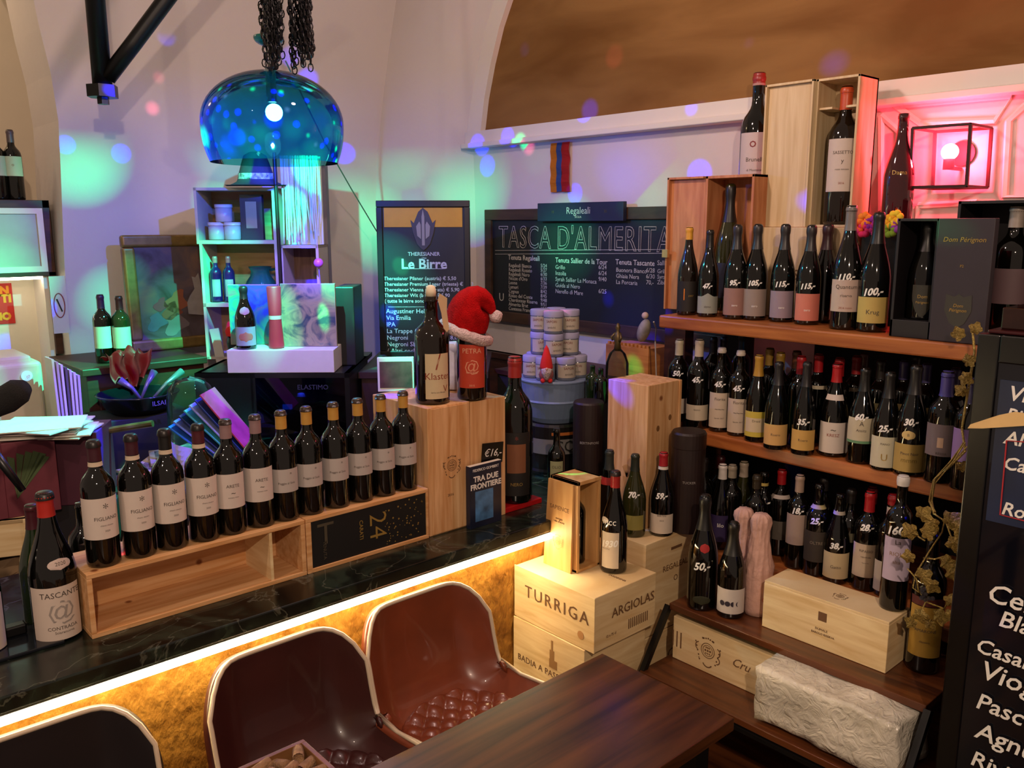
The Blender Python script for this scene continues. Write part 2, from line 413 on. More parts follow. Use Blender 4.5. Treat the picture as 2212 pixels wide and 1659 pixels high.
g.insert(0, [bm.verts.new((-.9, 5.15, 0)), bm.verts.new((E[3].x+.25, 5.15, 0))])
for a, b in zip(g, g[1:]): bm.faces.new((a[0], a[1], b[1], b[0]))
struct('wall_alcove', bm, alc)
bm = bmesh.new(); g = []   # spandrel pier in the corner, leaning in as it rises
L = [(822, 900), (818, 700), (814, 500), (812, 420), (816, 320), (828, 210), (840, 110), (856, 0), (880, -140), (915, -320)]
Rr = [(1030, 900), (1030, 700), (1028, 500), (1026, 420), (1022, 310), (1031, 200), (1050, 90), (1078, -20), (1130, -140), (1200, -260)]
for (a, b) in zip(L, Rr):
    p = py(a[0], a[1], YW); q = px(b[0], b[1], XW); z = p.z
    q = Vector((XW-.0, q.y, z)); p = Vector((p.x, YW, z)); row = []
    for k in range(13):
        u = k/12; v = p.lerp(q, u); bulge = .05*math.sin(PI*u)
        row.append(bm.verts.new(v+Vector((-.8, -.6, 0))*bulge))
    g.append(row)
base = [bm.verts.new((v.co.x, v.co.y, 0)) for v in g[0]]; g.insert(0, base)
for a, b in zip(g, g[1:]):
    for k in range(12): bm.faces.new((a[k], a[k+1], b[k+1], b[k]))
struct('wall_corner_pier', bm, plaster, smooth=True)
# lunette window: white frame, papered over inside
oc = [px(x, y, XW) for x, y in ((1020, 321), (1028, 240), (1042, 160), (1062, 70), (1082, 0))]
ic = [px(x, y, XW) for x, y in ((1052, 281), (1060, 215), (1074, 140), (1093, 60), (1113, 0))]
def ext(c, top, yend):
    p = c[-1]; o = list(c)
    for k in range(1, 9):
        a = k/8*PI/2
        o.append(Vector((XW, p.y+(yend-p.y)*(1-math.cos(a))*1.0, p.z+(top-p.z)*math.sin(a))))
    return o
oc = ext(oc, 4.15, .6); ic = ext(ic, 4.05, .6)
zb, zi = 2.475, 2.535
oc[0] = Vector((XW, oc[0].y, zb)); ic[0] = Vector((XW, ic[0].y, zi))
o2 = oc+[Vector((XW, .6, zb))]
W1 = bpy.data.objects.new('window_1', None); COL.objects.link(W1); W1['kind'] = 'structure'
pap = wood('brown_paper', '#8f683c', '#6f4a24', (1, 1.3, 5), .8, spec=.15)
[n for n in pap.node_tree.nodes if n.type == 'MAPPING'][0].inputs['Rotation'].default_value = (.45, 0, 0)
obj('window_panel', poly_prism([Vector((XW, v.y, v.z)) for v in ic]+[Vector((XW, .2, 4.05)), Vector((XW, .2, zi))], (-1, 0, 0), .012), pap, W1)
bm = bmesh.new()
for i in range(len(oc)-1):
    for (A, Bq) in (((oc[i], oc[i+1]), (ic[i], ic[i+1])),):
        q = [A[0], A[1], Bq[1], Bq[0]]; poly_prism(q, (-1, 0, 0), .045, bm)
box(bm, XW-.05, XW, .2, oc[0].y, zb, zi)
obj('window_frame', bm, trimw, W1)
obj('window_sill', B((XW-.075, XW-.0, .2, oc[0].y+.005, zb-.025, zb)), trimw, W1, bevel=.004)
# panelled mouldings on the wall round the red lamp
def wallframe(n, pts):
    P = [px(x, y, XW) for x, y in pts]; P.append(P[0])
    o = struct(n, tube([p+Vector((-.004, 0, 0)) for p in P], .012, 6), trimw)
wallframe('trim_1', [(1935, 228), (2190, 205), (2150, 262), (1990, 268)])
wallframe('trim_2', [(2230, 215), (2180, 262), (2172, 425), (2260, 425)])
wallframe('trim_3', [(1905, 250), (1950, 290), (1950, 440), (1905, 455)])
wallframe('trim_4', [(1985, 445), (2110, 438), (2110, 478), (1980, 482)])
# ================================================================ BAR COUNTER
cr = root('bar_counter', 'long bar counter with dark green marble top, glowing light strip and rough gold front', 'bar counter', (0, 0, 0))
marble = bpy.data.materials.new('green_marble'); marble.use_nodes = True
def mk_marble(m):
    N = m.node_tree.nodes; K = m.node_tree.links; b = N['Principled BSDF']; b.inputs['Roughness'].default_value = .22
    tc = N.new('ShaderNodeTexCoord'); n = N.new('ShaderNodeTexNoise'); n.inputs['Scale'].default_value = 7; n.inputs['Detail'].default_value = 8; n.inputs['Distortion'].default_value = 1.4
    K.new(tc.outputs['Object'], n.inputs['Vector'])
    r = N.new('ShaderNodeValToRGB'); e = r.color_ramp.elements; e[0].position = .38; e[0].color = lin('#0b0e0b'); e[1].position = .62; e[1].color = lin('#263026')
    x = e.new(.5); x.color = lin('#141a14')
    K.new(n.outputs[0], r.inputs[0])
    w = N.new('ShaderNodeTexNoise'); w.inputs['Scale'].default_value = 5; w.inputs['Detail'].default_value = 8; w.inputs['Distortion'].default_value = 1.1; K.new(tc.outputs['Object'], w.inputs['Vector'])
    r2 = N.new('ShaderNodeValToRGB'); e = r2.color_ramp.elements; e[0].position = .488; e[0].color = (0, 0, 0, 1); e[1].position = .512; e[1].color = (0, 0, 0, 1); q = e.new(.5); q.color = (.06, .06, .045, 1)
    K.new(w.outputs[0], r2.inputs[0]); mx = N.new('ShaderNodeMix'); mx.data_type = 'RGBA'; mx.blend_type = 'ADD'; mx.inputs['Factor'].default_value = 1
    K.new(r.outputs[0], mx.inputs['A']); K.new(r2.outputs[0], mx.inputs['B']); K.new(mx.outputs['Result'], b.inputs['Base Color'])
mk_marble(marble)
YL = 1.905
obj('counter_top', B((-1.6, 2.12, YL, 2.60, 1.062, 1.10), (2.12, 2.50, 2.01, 2.60, 1.062, 1.10)), marble, cr, bevel=.004)
goldm = bpy.data.materials.new('rough_gold_plaster'); goldm.use_nodes = True
def mk_gold(m):
    N = m.node_tree.nodes; K = m.node_tree.links; b = N['Principled BSDF']; b.inputs['Roughness'].default_value = .42; b.inputs['Metallic'].default_value = .35
    tc = N.new('ShaderNodeTexCoord'); n = N.new('ShaderNodeTexNoise'); n.inputs['Scale'].default_value = 9; n.inputs['Detail'].default_value = 9; n.inputs['Roughness'].default_value = .65
    K.new(tc.outputs['Object'], n.inputs['Vector'])
    r = N.new('ShaderNodeValToRGB'); e = r.color_ramp.elements; e[0].position = .35; e[0].color = lin('#744712'); e[1].position = .68; e[1].color = lin('#c08a3a')
    K.new(n.outputs[0], r.inputs[0]); K.new(r.outputs[0], b.inputs['Base Color'])
    mp = N.new('ShaderNodeMapping'); mp.inputs['Scale'].default_value = (55, 55, 28); K.new(tc.outputs['Object'], mp.inputs[0])
    n2 = N.new('ShaderNodeTexNoise'); n2.inputs['Scale'].default_value = 1; n2.inputs['Detail'].default_value = 5; K.new(mp.outputs[0], n2.inputs['Vector'])
    bp = N.new('ShaderNodeBump'); bp.inputs['Strength'].default_value = 1; bp.inputs['Distance'].default_value = .012
    K.new(n2.outputs[0], bp.inputs['Height']); K.new(bp.outputs[0], b.inputs['Normal'])
mk_gold(goldm)
obj('front_panel', B((-1.6, 2.10, 1.995, 2.03, 0, 1.062)), goldm, cr)
obj('body', B((-1.6, 2.10, 2.03, 2.5, 0, 1.062), (2.10, 2.40, 2.07, 2.5, 0, 1.062)), blackp, cr)
led = mat('led_strip_glow', '#fff1d0', .5, emit='#ffe4ae', es=40, var=0)
obj('led_profile', B((-1.6, 1.97, YL+.002, YL+.034, 1.0575, 1.0618)), dgrey, cr)
obj('led_strip', B((-1.6, 1.965, YL+.001, YL+.030, 1.036, 1.057)), led, cr)
# ================================================================ CRATES ON THE COUNTER AND THE ROW OF TWELVE
YF = 2.045
def open_crate(name, label, x0, x1, y0, y1, z0, z1, div=None, t=.012, m=pine, **k):
    r = root(name, label, 'crate', ((x0+x1)/2, y0, z0), 0, **k); w = (x1-x0)/2; d = y1-y0; h = z1-z0
    obj('crate_body', B((-w, w, 0, d, 0, t), (-w, w, 0, d, h-t, h), (-w, -w+t, 0, d, t, h-t), (w-t, w, 0, d, t, h-t), (-w+t, w-t, d-t, d, t, h-t)), m, r, bevel=.0015)
    if div is not None: obj('divider', B((div-.004, div+.004, .004, d-t, t, h-t)), palew, r)
    return r
c1 = open_crate('wooden_crate', 'open pine wine crate lying on its side under the left half of the bottle row', .515, 1.075, YF, YF+.17, 1.10, 1.26, div=.18)
c2 = root('wooden_crate', 'pine crate with black 24 carat panel under the right half of the bottle row', 'crate', (1.29, YF, 1.10))
obj('crate_body', B((-.212, .205, 0, .17, 0, .012), (-.212, .205, 0, .17, .148, .16), (-.212, -.196, 0, .17, .012, .148), (.197, .205, 0, .17, .012, .148)), pine, c2, bevel=.0015)
obj('front_panel', B((-.195, .196, .004, .012, .012, .148)), mat('black_card', '#0b0a09', .6, var=.05), c2)
put_text('24', .085, c2, (.02, .0032, .085), '-Y', gold, tilt=-PI/2, bold=-.0008)
put_text('CARATI', .017, c2, (-.035, .0032, .085), '-Y', gold, tilt=-PI/2)
put_text('T', .09, c2, (-.15, .0032, .10), '-Y', mat('dim_print', '#4a4232', .6, var=0))
put_text('TENUTA', .014, c2, (-.155, .0032, .055), '-Y', mat('dim_print', '#4a4232', .6, var=0), tilt=-PI/2)
bm = bmesh.new()
for i in range(60):
    x = .045+random.random()*.14; z = .02+random.random()*.12; s = .0015+.002*random.random()
    vs = [bm.verts.new((x+a*s, .0034, z+b*s)) for a, b in ((1, 0), (0, 1), (-1, 0), (0, -1))]; bm.faces.new(vs)
st = obj('gold_star_print', bm, gold, c2); st['kind'] = 'stuff'
tops = [205, 284, 351, 420, 483, 543, 609, 664, 714, 768, 817, 864]
ytop = [950, 938, 929, 918, 903, 893, 881, 876, 863, 857, 850, 847]
bas = [217, 297, 367, 434, 495, 561, 618, 673, 728, 780, 830, 880]
yb_ = [1218, 1201, 1184, 1165, 1153, 1140, 1128, 1115, 1100, 1087, 1075, 1064]
ordn = ['first', 'second', 'third', 'fourth', 'fifth', 'sixth', 'seventh', 'eighth', 'ninth', 'tenth', 'eleventh', 'twelfth']
for i in range(12):
    if i < 4:
        capc = ['#3d1420', '#3d1420', '#12100f', '#4a1822'][i]
        kw = dict(cap=capc, cap0=.84, tip=(.95, '#16100e'), neck=(.80, .835, '#c9b59c'), lab=(.235, .565, '#cfc0b4'), half=1.3)
        tx = [('FIGLIANO', .40, .0125, ink, .35), ('*', .48, .03, ink, .35), ('chianti classico', .345, .005, ink, .35), ('2020', .30, .006, ink, .35)]
        d = 'bottle with ivory label, cream band, %s capsule' % ['maroon', 'maroon', 'black', 'dark red'][i]
    elif i < 6:
        kw = dict(cap='#8c6f70', cap0=.84, tip=(.965, '#2a1c18'), lab=(.244, .548, '#cbbcb2'), half=1.25)
        tx = [('ARETE', .44, .012, ink, .25), ('~', .38, .02, ink, .25), ('toscana rosso', .34, .005, ink, .25)]
        d = 'bottle with plain ivory label, dusty pink capsule'
    else:
        kw = dict(cap='#b98a3c', cap0=.84, tip=(.965, '#2a1a10'), lab=(.275, .49, '#b3a8a2'), half=1.25)
        tx = [('Poggio al Sole', .36, .0085, ink, .2), ('*', .44, .014, ink, .5)]
        d = 'bottle with low grey-white label, gold capsule'
    C, h = stand(bas[i], yb_[i], 1.26, ytop[i]); C.y = YF+.052
    bottle('%s, %s in the crate-top row' % (d, ordn[i]), 'bordeaux', .302, C, R=.0385, texts=tx, group='row of twelve bottles on the crates', **kw)
# ================================================================ LEFT END OF THE COUNTER
bot('large magnum with big ivory label, oval 2020 neck label and red capsule on the counter', 'burgundy', 130, 1390, 1063, 1.10, lab=(1383, 1262, '#cdbcae'),
    R=.052, cap='#b0261c', cap0=.84, tip=(.955, '#1c1210'), half=1.15, labels2=[(.50, .575, '#c9b5aa', .55, .35, 'oval')],
    texts=[('TASCANTE', .335, .019, ink, .25), ('2020', .54, .012, ink, .38), ('CONTRADA', .105, .012, ink, .2), ('Sciaranuova', .075, .009, ink, .25), ('@', .22, .062, mat('faint_ink', '#978c84', .7, var=0), .2)])
MG = Vector(NB[-1][3]); Cg = MG+HD*.085-HR*.078
bottle('green glass bottle with dark maroon capsule, standing behind the large magnum', 'burgundy', zat(Cg, 1090)-1.10, Cg, glass=glassg, cap='#42121c', cap0=.80)
bot('dark bottle with pinkish label cut off by the left edge of the picture', 'burgundy', -32, 1425, 1110, 1.10, lab=(1415, 1290, '#cdbcae'), R=.048)
Ch = py(174, 1085, 2.275); bottle('dark bottle half hidden behind the first bottle of the row', 'bordeaux', Ch.z-1.10, Vector((Ch.x, Ch.y, 1.10)), R=.037)
C = pz(36, 1392, 1.10)
tag(obj('slate_tray', B((-.085, .085, -.07, .07, 0, .008)), mat('slate', '#171a20', .12, var=.1), loc=(C.x, C.y, 1.10), bevel=.002), 'dark glossy slate tray lying flat on the left end of the counter', 'tray')
tag(obj('price_tent', B((-.03, .03, -.015, .015, 0, .025)), blackp, loc=(C.x-.0, C.y+.04, 1.108), bevel=.004), 'small black box lying on the slate tray', 'box')
# ================================================================ TALL CRATES WITH THE TWO MAGNUMS
ca = root('wooden_crate', 'tall pine crate with burnt crest, standing upright at the end of the bottle row', 'crate', (1.583, 2.05, 1.10))
obj('crate_body', B((-.082, .082, 0, .30, 0, .408)), pinev, ca, bevel=.002)
obj('sliding_lid', B((-.070, .070, -.003, .0, .004, .404)), pinev, ca, bevel=.001)
crest(.072, ca, (.006, -.004, .215), '-Y'); put_text('2016', .012, ca, (-.0, -.0038, .12), '-Y', inkb)
put_text('CCO', .03, ca, (-.0835, .1, .18), '-X', inkb, tilt=PI/2)
cb = root('wooden_crate', 'upright pine crate carrying the €16 card and the book', 'crate', (1.742, 2.05, 1.10))
obj('crate_body', B((-.074, .074, 0, .30, 0, .404)), pinev, cb, bevel=.002)
pc = root('price_card', 'black price card reading €16 pinned to the upright crate', 'price card', (1.755, 2.046, 1.325), 0, rot=(0, .09, 0))
obj('card', B((-.045, .045, -.002, 0, -.034, .034)), blackp, pc)
put_text('€16,-', .034, pc, (0, -.0026, 0), '-Y', chalk, shear=.3)
P = py(1057, 1138, 2.0)
bk = root('book', 'dark blue paperback Tra Due Frontiere standing against the upright crate', 'book', (P.x, 2.025, 1.10))
bkm = mat('book_cover', '#101b33', .35, var=.5, vs=18)
obj('cover', B((-.066, .066, -.010, .010, 0, .205)), bkm, bk, bevel=.001)
obj('pages', B((-.064, .067, -.008, .008, .001, .2055)), paper('#cfc6b4'), bk)
put_text('FEDERICO GOMBERT', .0125, bk, (0, -.0105, .19), '-Y', chalk, space=.9); put_text('TRA DUE\nFRONTIERE', .025, bk, (.0, -.0105, .148), '-Y', chalk, bold=.0008)
obj('cover_photo', B((-.045, .03, -.0104, -.0100, .02, .12)), mat('cover_photo', '#3f6f9e', .4, var=.7, vs=25), bk)
KZ = 1.508
k1 = bot('large dark swing-top beer magnum with cream Klaster label, standing on the crested crate', 'bordeaux', 935, 876, 640, KZ, R=.054, lab=(862, 762, '#c9b48e'), half=.75,
    face=.35, texts=[('Klaster', .27, .030, mat('red_ink', '#8a3a24', .6, var=0), 0), ('birra non filtrata', .12, .007, ink, 0), ('V', .15, .03, mat('red_ink', '#8a3a24'), .45), ('/', .40, .07, mat('red_ink', '#8a3a24'), 0)], glass=glassn, cat='beer bottle', name='beer_bottle')
h1 = [b for b in NB][-1][1]
obj('stopper', lathe([(0, h1), (.016, h1), (.017, h1+.012), (.014, h1+.03), (.006, h1+.034), (0, h1+.034)], 16), paper('#d8c8a8'), k1, smooth=True)
bm = bmesh.new()
for s in (-1, 1): tube([(s*.018, 0, h1-.05), (s*.022, 0, h1-.01), (s*.020, 0, h1+.025), (0, 0, h1+.028)], .0016, 6, bm)
tube([(-.02, 0, h1-.045), (0, -.022, h1-.045), (.02, 0, h1-.045)], .0016, 6, bm); obj('wire_bail', bm, dgrey, k1)
obj('paper_tag', poly_prism([Vector(v) for v in ((.018, -.028, h1+.01), (.042, -.03, h1-.005), (.040, -.03, h1-.045), (.046, -.032, h1-.10), (.030, -.034, h1-.12), (.022, -.03, h1-.05), (.012, -.028, h1-.01))], (0, -1, 0), .0008), paper('#c3a27a'), k1)
k2 = bot('dark magnum with red Petra label, wearing the santa hat', 'bordeaux', 1020, 866, 655, KZ, R=.048, lab=(838, 742, '#b8381c'), half=.95, face=-.0,
    texts=[('PETRA', .52, .022, paper('#e0a080'), 0), ('toscana', .30, .012, paper('#e0a080'), 0), ('2015', .16, .009, paper('#e0a080'), 0), ('@', .36, .05, paper('#d98a6a'), 0)], glass=glassn)
hb = NB[-1]
# santa hat
C2 = Vector(hb[3]); hz = KZ
def onp(x, y, dd=0):
    v = C2-CAM; d = Vector((v.x, v.y, 0)).dot(HD); return pf(x, y, d+dd)
ht = root('santa_hat', 'red plush santa hat with white trim pulled over the magnum', 'hat', onp(1010, 730))
O = ht.location
hatm = mat('red_plush', '#a80d10', .95, spec=.1, var=.25, vs=40, bump=.6, bs=260)
furm = mat('white_fleece', '#c9b0ae', 1, spec=.05, var=.15, vs=60, bump=.9, bs=150)
pts = [(1002, 724), (1006, 700), (1012, 675), (1022, 652), (1036, 640), (1052, 650), (1062, 668), (1066, 682)]
rs = [.066, .070, .070, .062, .046, .032, .018, .010]
bm = tube([onp(x, y)-O for x, y in pts], rs, 20)
for v in bm.verts: v.co += Vector(noise.noise_vector(v.co*22))*.006
s_ = obj('hat_cone', bm, hatm, ht, smooth=True); m_ = s_.modifiers.new('s', 'SUBSURF'); m_.levels = m_.render_levels = 1
ctr = onp(1006, 718)-O; ax1 = (HR*.96-Vector((0, 0, .36))).normalized(); ax2 = HD
ring = [ctr+ax1*.076*math.cos(a)+ax2*.066*math.sin(a) for a in [2*PI*k/24 for k in range(25)]]
bm = tube(ring, .0175, 10, caps=False)
for v in bm.verts: v.co += Vector(noise.noise_vector(v.co*60))*.005
obj('fleece_band', bm, furm, ht, smooth=True)
bm = sphere(onp(1071, 684)-O, .021)
for v in bm.verts: v.co += Vector(noise.noise_vector(v.co*90))*.005
obj('pompom', bm, furm, ht, smooth=True)
# white bag behind the magnum
P = pf(1063, 862, 2.72)
wb = mat('white_plastic_bag', '#c8c4d2', .5, var=.1, bump=.5, bs=20)
bm = B((-.03, .03, -.02, .02, 0, .16))
bmesh.ops.subdivide_edges(bm, edges=bm.edges[:], cuts=4, use_grid_fill=True)
for v in bm.verts: v.co += Vector(noise.noise_vector(v.co*18))*.012
tag(obj('paper_bag', bm, wb, loc=(1.74, 2.25, KZ-.002), rot=(0, 0, -YAW), smooth=True), 'crumpled white bag beside the magnum in the santa hat', 'bag')
# ================================================================ BIG BLACK BOTTLE, RED BOOK, SMALL BOTTLE
rb = pz(1140, 1112, 1.10)
tag(obj('red_book', B((-.085, .095, -.06, .085, 0, .018)), mat('red_cover', '#b3161a', .35, var=.1), loc=(1.895, 2.115, 1.10), rot=(0, 0, 0), bevel=.002), 'red hardback book lying flat on the counter under the black magnum', 'book')
bottle('very large black magnum with dark landscape label and red capsule, standing on the red book', 'bordeaux', zat(Vector((1.908, 2.105, 0)), 770)-1.119, Vector((1.908, 2.105, 1.119)), R=.060, cap='#a02a24', cap0=.86,
    lab=(.06, .50, '#15100c'), half=.95, labels2=[(.22, .42, '#7a4a2c', .55, .1, None)], texts=[('NERO', .14, .016, gold, .1), ('*', .45, .03, paper('#7a2a1c'), .1)])
bottle('small slim black bottle with narrow cream label beside the black magnum', 'bordeaux', zat(Vector((2.035, 2.03, 0)), 925)-1.101, Vector((2.035, 2.03, 1.101)), R=.031, lab=(.12, .58, '#8f8f68'), half=.75, labels2=[(.17, .40, '#12110d', .5, 0, None), ], texts=[('OLIO', .5, .014, ink)], cat='bottle', name='oil_bottle')
# ================================================================ BUCKET, DRUM, JARS, GNOME
BC = pf(1197, 900, 3.30); bx, by = BC.x, BC.y
dr = root('drum', 'black drum with grey CQI label standing under the blue bucket', 'drum', (bx, by, 1.10), math.atan2(-bx, by)*1.0)
R1 = .114; zd = zat(Vector((bx, by, 0)), 905)-1.10; zt = zat(Vector((bx, by, 0)), 812)
obj('drum_body', lathe([(0, 0), (R1, 0), (R1+.003, .01), (R1, .02), (R1, zd*.6), (R1+.004, zd*.62), (R1, zd*.64), (R1, zd-.01), (R1*.95, zd), (0, zd)], 36), mat('drum_black', '#15110f', .35, var=.1), dr, smooth=False)
def drumlab(z0, z1, half, an, c, lift=.004):
    bm = bmesh.new(); p = None
    for j in range(13):
        a = -PI/2+an+(-1+2*j/12)*half; q = [bm.verts.new(((R1+lift)*math.cos(a), (R1+lift)*math.sin(a), z)) for z in (z0, z1)]
        if p: bm.faces.new((p[0], q[0], q[1], p[1]))
        p = q
    return obj('drum_label', bm, paper(c), dr, smooth=True)
drumlab(zd*.42, zd*.72, .85, .1, '#6f6a66'); drumlab(zd*.80, zd*.86, .38, .3, '#a85a18')
PROF['drumk'] = [(0, 0), (1, 0), (1, 1)]
wrap_text('CQI', .062, dr, 'drumk', R1+.004, 1, zd*.57, .42, mat('black_ink', '#161310', .6, var=0))
bu = root('bucket', 'pale blue plastic bucket stacked with jars on top of the black drum', 'bucket', (bx, by, 1.10+zd+.002))
hB = zt-(1.10+zd)-.002; bl = mat('pale_blue_plastic', '#71809a', .35, var=.04)
obj('bucket_body', lathe([(0, 0), (.093, 0), (.106, .02), (.125, hB*.48), (.133, hB*.5), (.129, hB*.54), (.136, hB*.94), (.142, hB*.95), (.142, hB-.004), (.138, hB), (0, hB)], 40), bl, bu, smooth=False)
put_text('dolce vita', .03, bu, (0.018, 0, 0), '-Y').hide_render = False
bpy.data.objects.remove(bu.children[-1])
def jar(loc, lbl, i):
    j = root('jar', lbl, 'jar', loc, math.atan2(-loc[0], loc[1])+random.uniform(-.4, .4), 'jars stacked on the blue bucket')
    obj('jar_body', lathe([(0, 0), (.034, 0), (.037, .006), (.037, .066), (.034, .070), (0, .070)], 22), mat('jar_glass', '#6b6f7c', .2, var=.15), j, smooth=True)
    obj('lid', lathe([(.0385, .064), (.0385, .084), (.036, .087), (0, .087)], 22), paper('#8f8ba4'), j, smooth=True)
    PROF['jark'] = [(0, 0), (1, 0), (1, 1)]
    obj('label', label_mesh('jark', .037, .087, .012, .060, 1.25), paper('#a99c8c'), j, smooth=True)
    wrap_text('SAPORI', .013, j, 'jark', .037, .087, .048, 0, paper('#6b2420')); wrap_text('antichi', .012, j, 'jark', .037, .087, .026, 0, ink)
tiers = [(0, 7, .089, .2, 'bottom'), (1, 4, .057, .0, 'middle'), (2, 4, .057, .0, 'top')]
ztop = 1.10+zd+.002+hB
view = math.atan2(-by, -bx)
names = {'bottom': ['front left', 'far left', 'back left', 'back', 'back right', 'far right', 'front right'], 'middle': ['front', 'left', 'back', 'right'], 'top': ['front', 'left', 'back', 'right']}
for lv, n, rr, ph, nm in tiers:
    for k in range(n):
        a = view-2*PI*(k+(.5 if lv == 0 else .05))/n+ph*.3
        jar((bx+rr*math.cos(a), by+rr*math.sin(a), ztop+lv*.0875), 'grey lidded jar at the %s of the %s layer on the blue bucket' % (names[nm][k], nm), k)
# gnome
G = Vector((bx, by, ztop))-HD*.130-HR*.037
gn = root('gnome_figurine', 'little gnome with pointed red hat and white beard on the bucket rim', 'figurine', G, -YAW)
obj('body', sphere((0, 0, .028), .024, sc=(1.15, .8, 1.15)), mat('gnome_cloth', '#8a4a48', .9, var=.2), gn, smooth=True)
obj('beard', lathe([(0, .062), (.020, .052), (.018, .035), (.008, .015), (0, .006)], 14, cy=-.014), furm, gn, smooth=True)
obj('pointed_hat', lathe([(0, .052), (.024, .052), (.025, .058), (.019, .09), (.008, .128), (0, .142)], 18), mat('red_felt', '#c8201c', .95, var=.1), gn, smooth=True)
obj('nose', sphere((0, -.03, .054), .006), paper('#c98f7a'), gn, smooth=True)
for s in (-1, 1): obj('foot', sphere((s*.014, -.012, .007), .009), mat('red_felt', '#c8201c'), gn, smooth=True)
# gift tube, bottles behind the bucket
C, h = HD*3.05+HR*.279+Vector((0, 0, 1.10)), 0
h = zat(C, 866)-1.10
gt = root('gift_tube', 'dark brown cylindrical gift box with silver lettering, left of the tall pine box', 'gift box', C, math.atan2(-C.x, C.y))
lm = mat('brown_leatherette', '#22130f', .45, var=.2, vs=15)
obj('tube_body', lathe([(0, 0), (.056, 0), (.056, h*.98), (.052, h), (0, h)], 32), lm, gt, smooth=False)
wrap_text('BERTINFIORE', .0125, gt, 'drumk', .056, 1, h*.55, .1, mat('silver_print', '#9a938c', .4, var=0))
P = pf(1112, 935, 2.95)
# ================================================================ STACK OF WINE CASES IN THE MIDDLE
def case(name, label, x0, x1, y0, y1, z0, z1, m=palew, lid=True, bevel=.002):
    r = root(name, label, 'wine case', ((x0+x1)/2, (y0+y1)/2, z0)); w, d, h = (x1-x0)/2, (y1-y0)/2, z1-z0
    obj('case_body', B((-w, w, -d, d, 0, h)), m, r, bevel=bevel)
    obj('front_board', B((-w-.004, -w, -d-.004, d+.004, .001, h+.001)), m, r, bevel=.001)
    return r, w, d, h
r1, w, d, h = case('wine_case', 'pale wooden Turriga wine case lit by the counter light, top of the front stack', 1.804, 2.098, 1.632, 1.985, .765, .944)
put_text('TURRIGA', .058, r1, (-w-.0055, -.015, h*.58), '-X', inkb, space=1.25)
obj('flower_print', sphere((-w-.005, -.125, h*.24), .014, 10, 6, sc=(.05, 1, 1)), paper('#b98a58'), r1)
put_text('ARGIOLAS', .044, r1, (.03, -d-.006, h*.60), '-Y', inkb); put_text('|||||||||||', .035, r1, (.06, -d-.001, h*.26), '-Y', inkb, bold=.0006)
put_text('12 x 75 cl', .012, r1, (-.07, -d-.001, h*.2), '-Y', inkb); put_text('SARDEGNA', .014, r1, (.02, -.12, h+.0006), 'up', inkb, tilt=-PI/2)
r2, w, d, h = case('wine_case', 'pale wooden wine case with abbey print directly beneath the Turriga case', 1.800, 2.095, 1.668, 1.985, .575, .763)
put_text('BADIA A PASSIGNANO', .030, r2, (-w-.0055, -.02, h*.28), '-X', inkb, space=1.05)
obj('abbey_print', B((-w-.0055, -w-.004, -.045, -.01, h*.4, h*.55), (-w-.0055, -w-.004, -.032, -.012, h*.55, h*.72), (-w-.0055, -w-.004, -.026, -.018, h*.72, h*.9)), paper('#9a7448'), r2)
r3, w, d, h = case('wine_case', 'wooden wine case, third down in the front stack', 1.804, 2.095, 1.65, 1.985, .385, .573)
r4, w, d, h = case('wine_case', 'wooden wine case, fourth down in the front stack', 1.804, 2.095, 1.65, 1.985, .195, .383)
r5, w, d, h = case('wine_case', 'wooden wine case resting on the floor at the foot of the front stack', 1.804, 2.095, 1.65, 1.985, 0, .193)
rg, w, d, h = case('wine_case', 'large Regaleali wooden case carrying the tall pine box and two bottles', 2.125, 2.46, 1.70, 2.04, .675, 1.01)
put_text('REGALEALI', .030, rg, (.0, -d-.001, h*.66), '-Y', inkb); put_text('O', .03, rg, (.0, -d-.001, h*.52), '-Y', inkb)
obj('hand_hole', B((-.03, .03, -d-.0008, -d, h*.84, h*.87)), inkb, rg)
for z0, z1, t in ((.34, .67, 'middle'), (0, .335, 'bottom')):
    q, w, d, h = case('wine_case', 'wooden case under the Regaleali case, %s of that stack' % t, 2.125, 2.46, 1.70, 2.04, z0, z1)
    put_text('Chianti', .045, q, (.03, -d-.001, h*.7), '-Y', inkb, shear=.3)
tb = root('wine_box', 'tall pine box with carved fan print standing on the Regaleali case', 'wooden box', (2.328, 1.885, 1.011))
obj('box_body', B((-.088, .078, -.085, .095, 0, .507)), pinev, tb, bevel=.002)
obj('back_layer', B((.080, .092, -.09, .10, .16, .507)), pinev, tb, bevel=.002)
for k in range(7):
    a = -.5+k/6
    o = obj('fan_print', B((-.0005, 0, -.0022, .0022, 0, .045-.01*abs(a))), paper('#b98850'), tb, loc=(-.089, 0, .17), rot=(a*1.0, 0, 0))
obj('stem_print', poly_prism([Vector((-.0886, -.018, .17)), Vector((-.0886, .018, .17)), Vector((-.0886, 0, .06))], (-1, 0, 0), .0004), paper('#b98850'), tb)
for (a, b) in ((-.03, .35), (.035, .38), (-.01, .25)): obj('wood_knot', sphere((a, -.0853, b), .009, 10, 6, sc=(1, .05, 1.2)), paper('#7a5228'), tb)
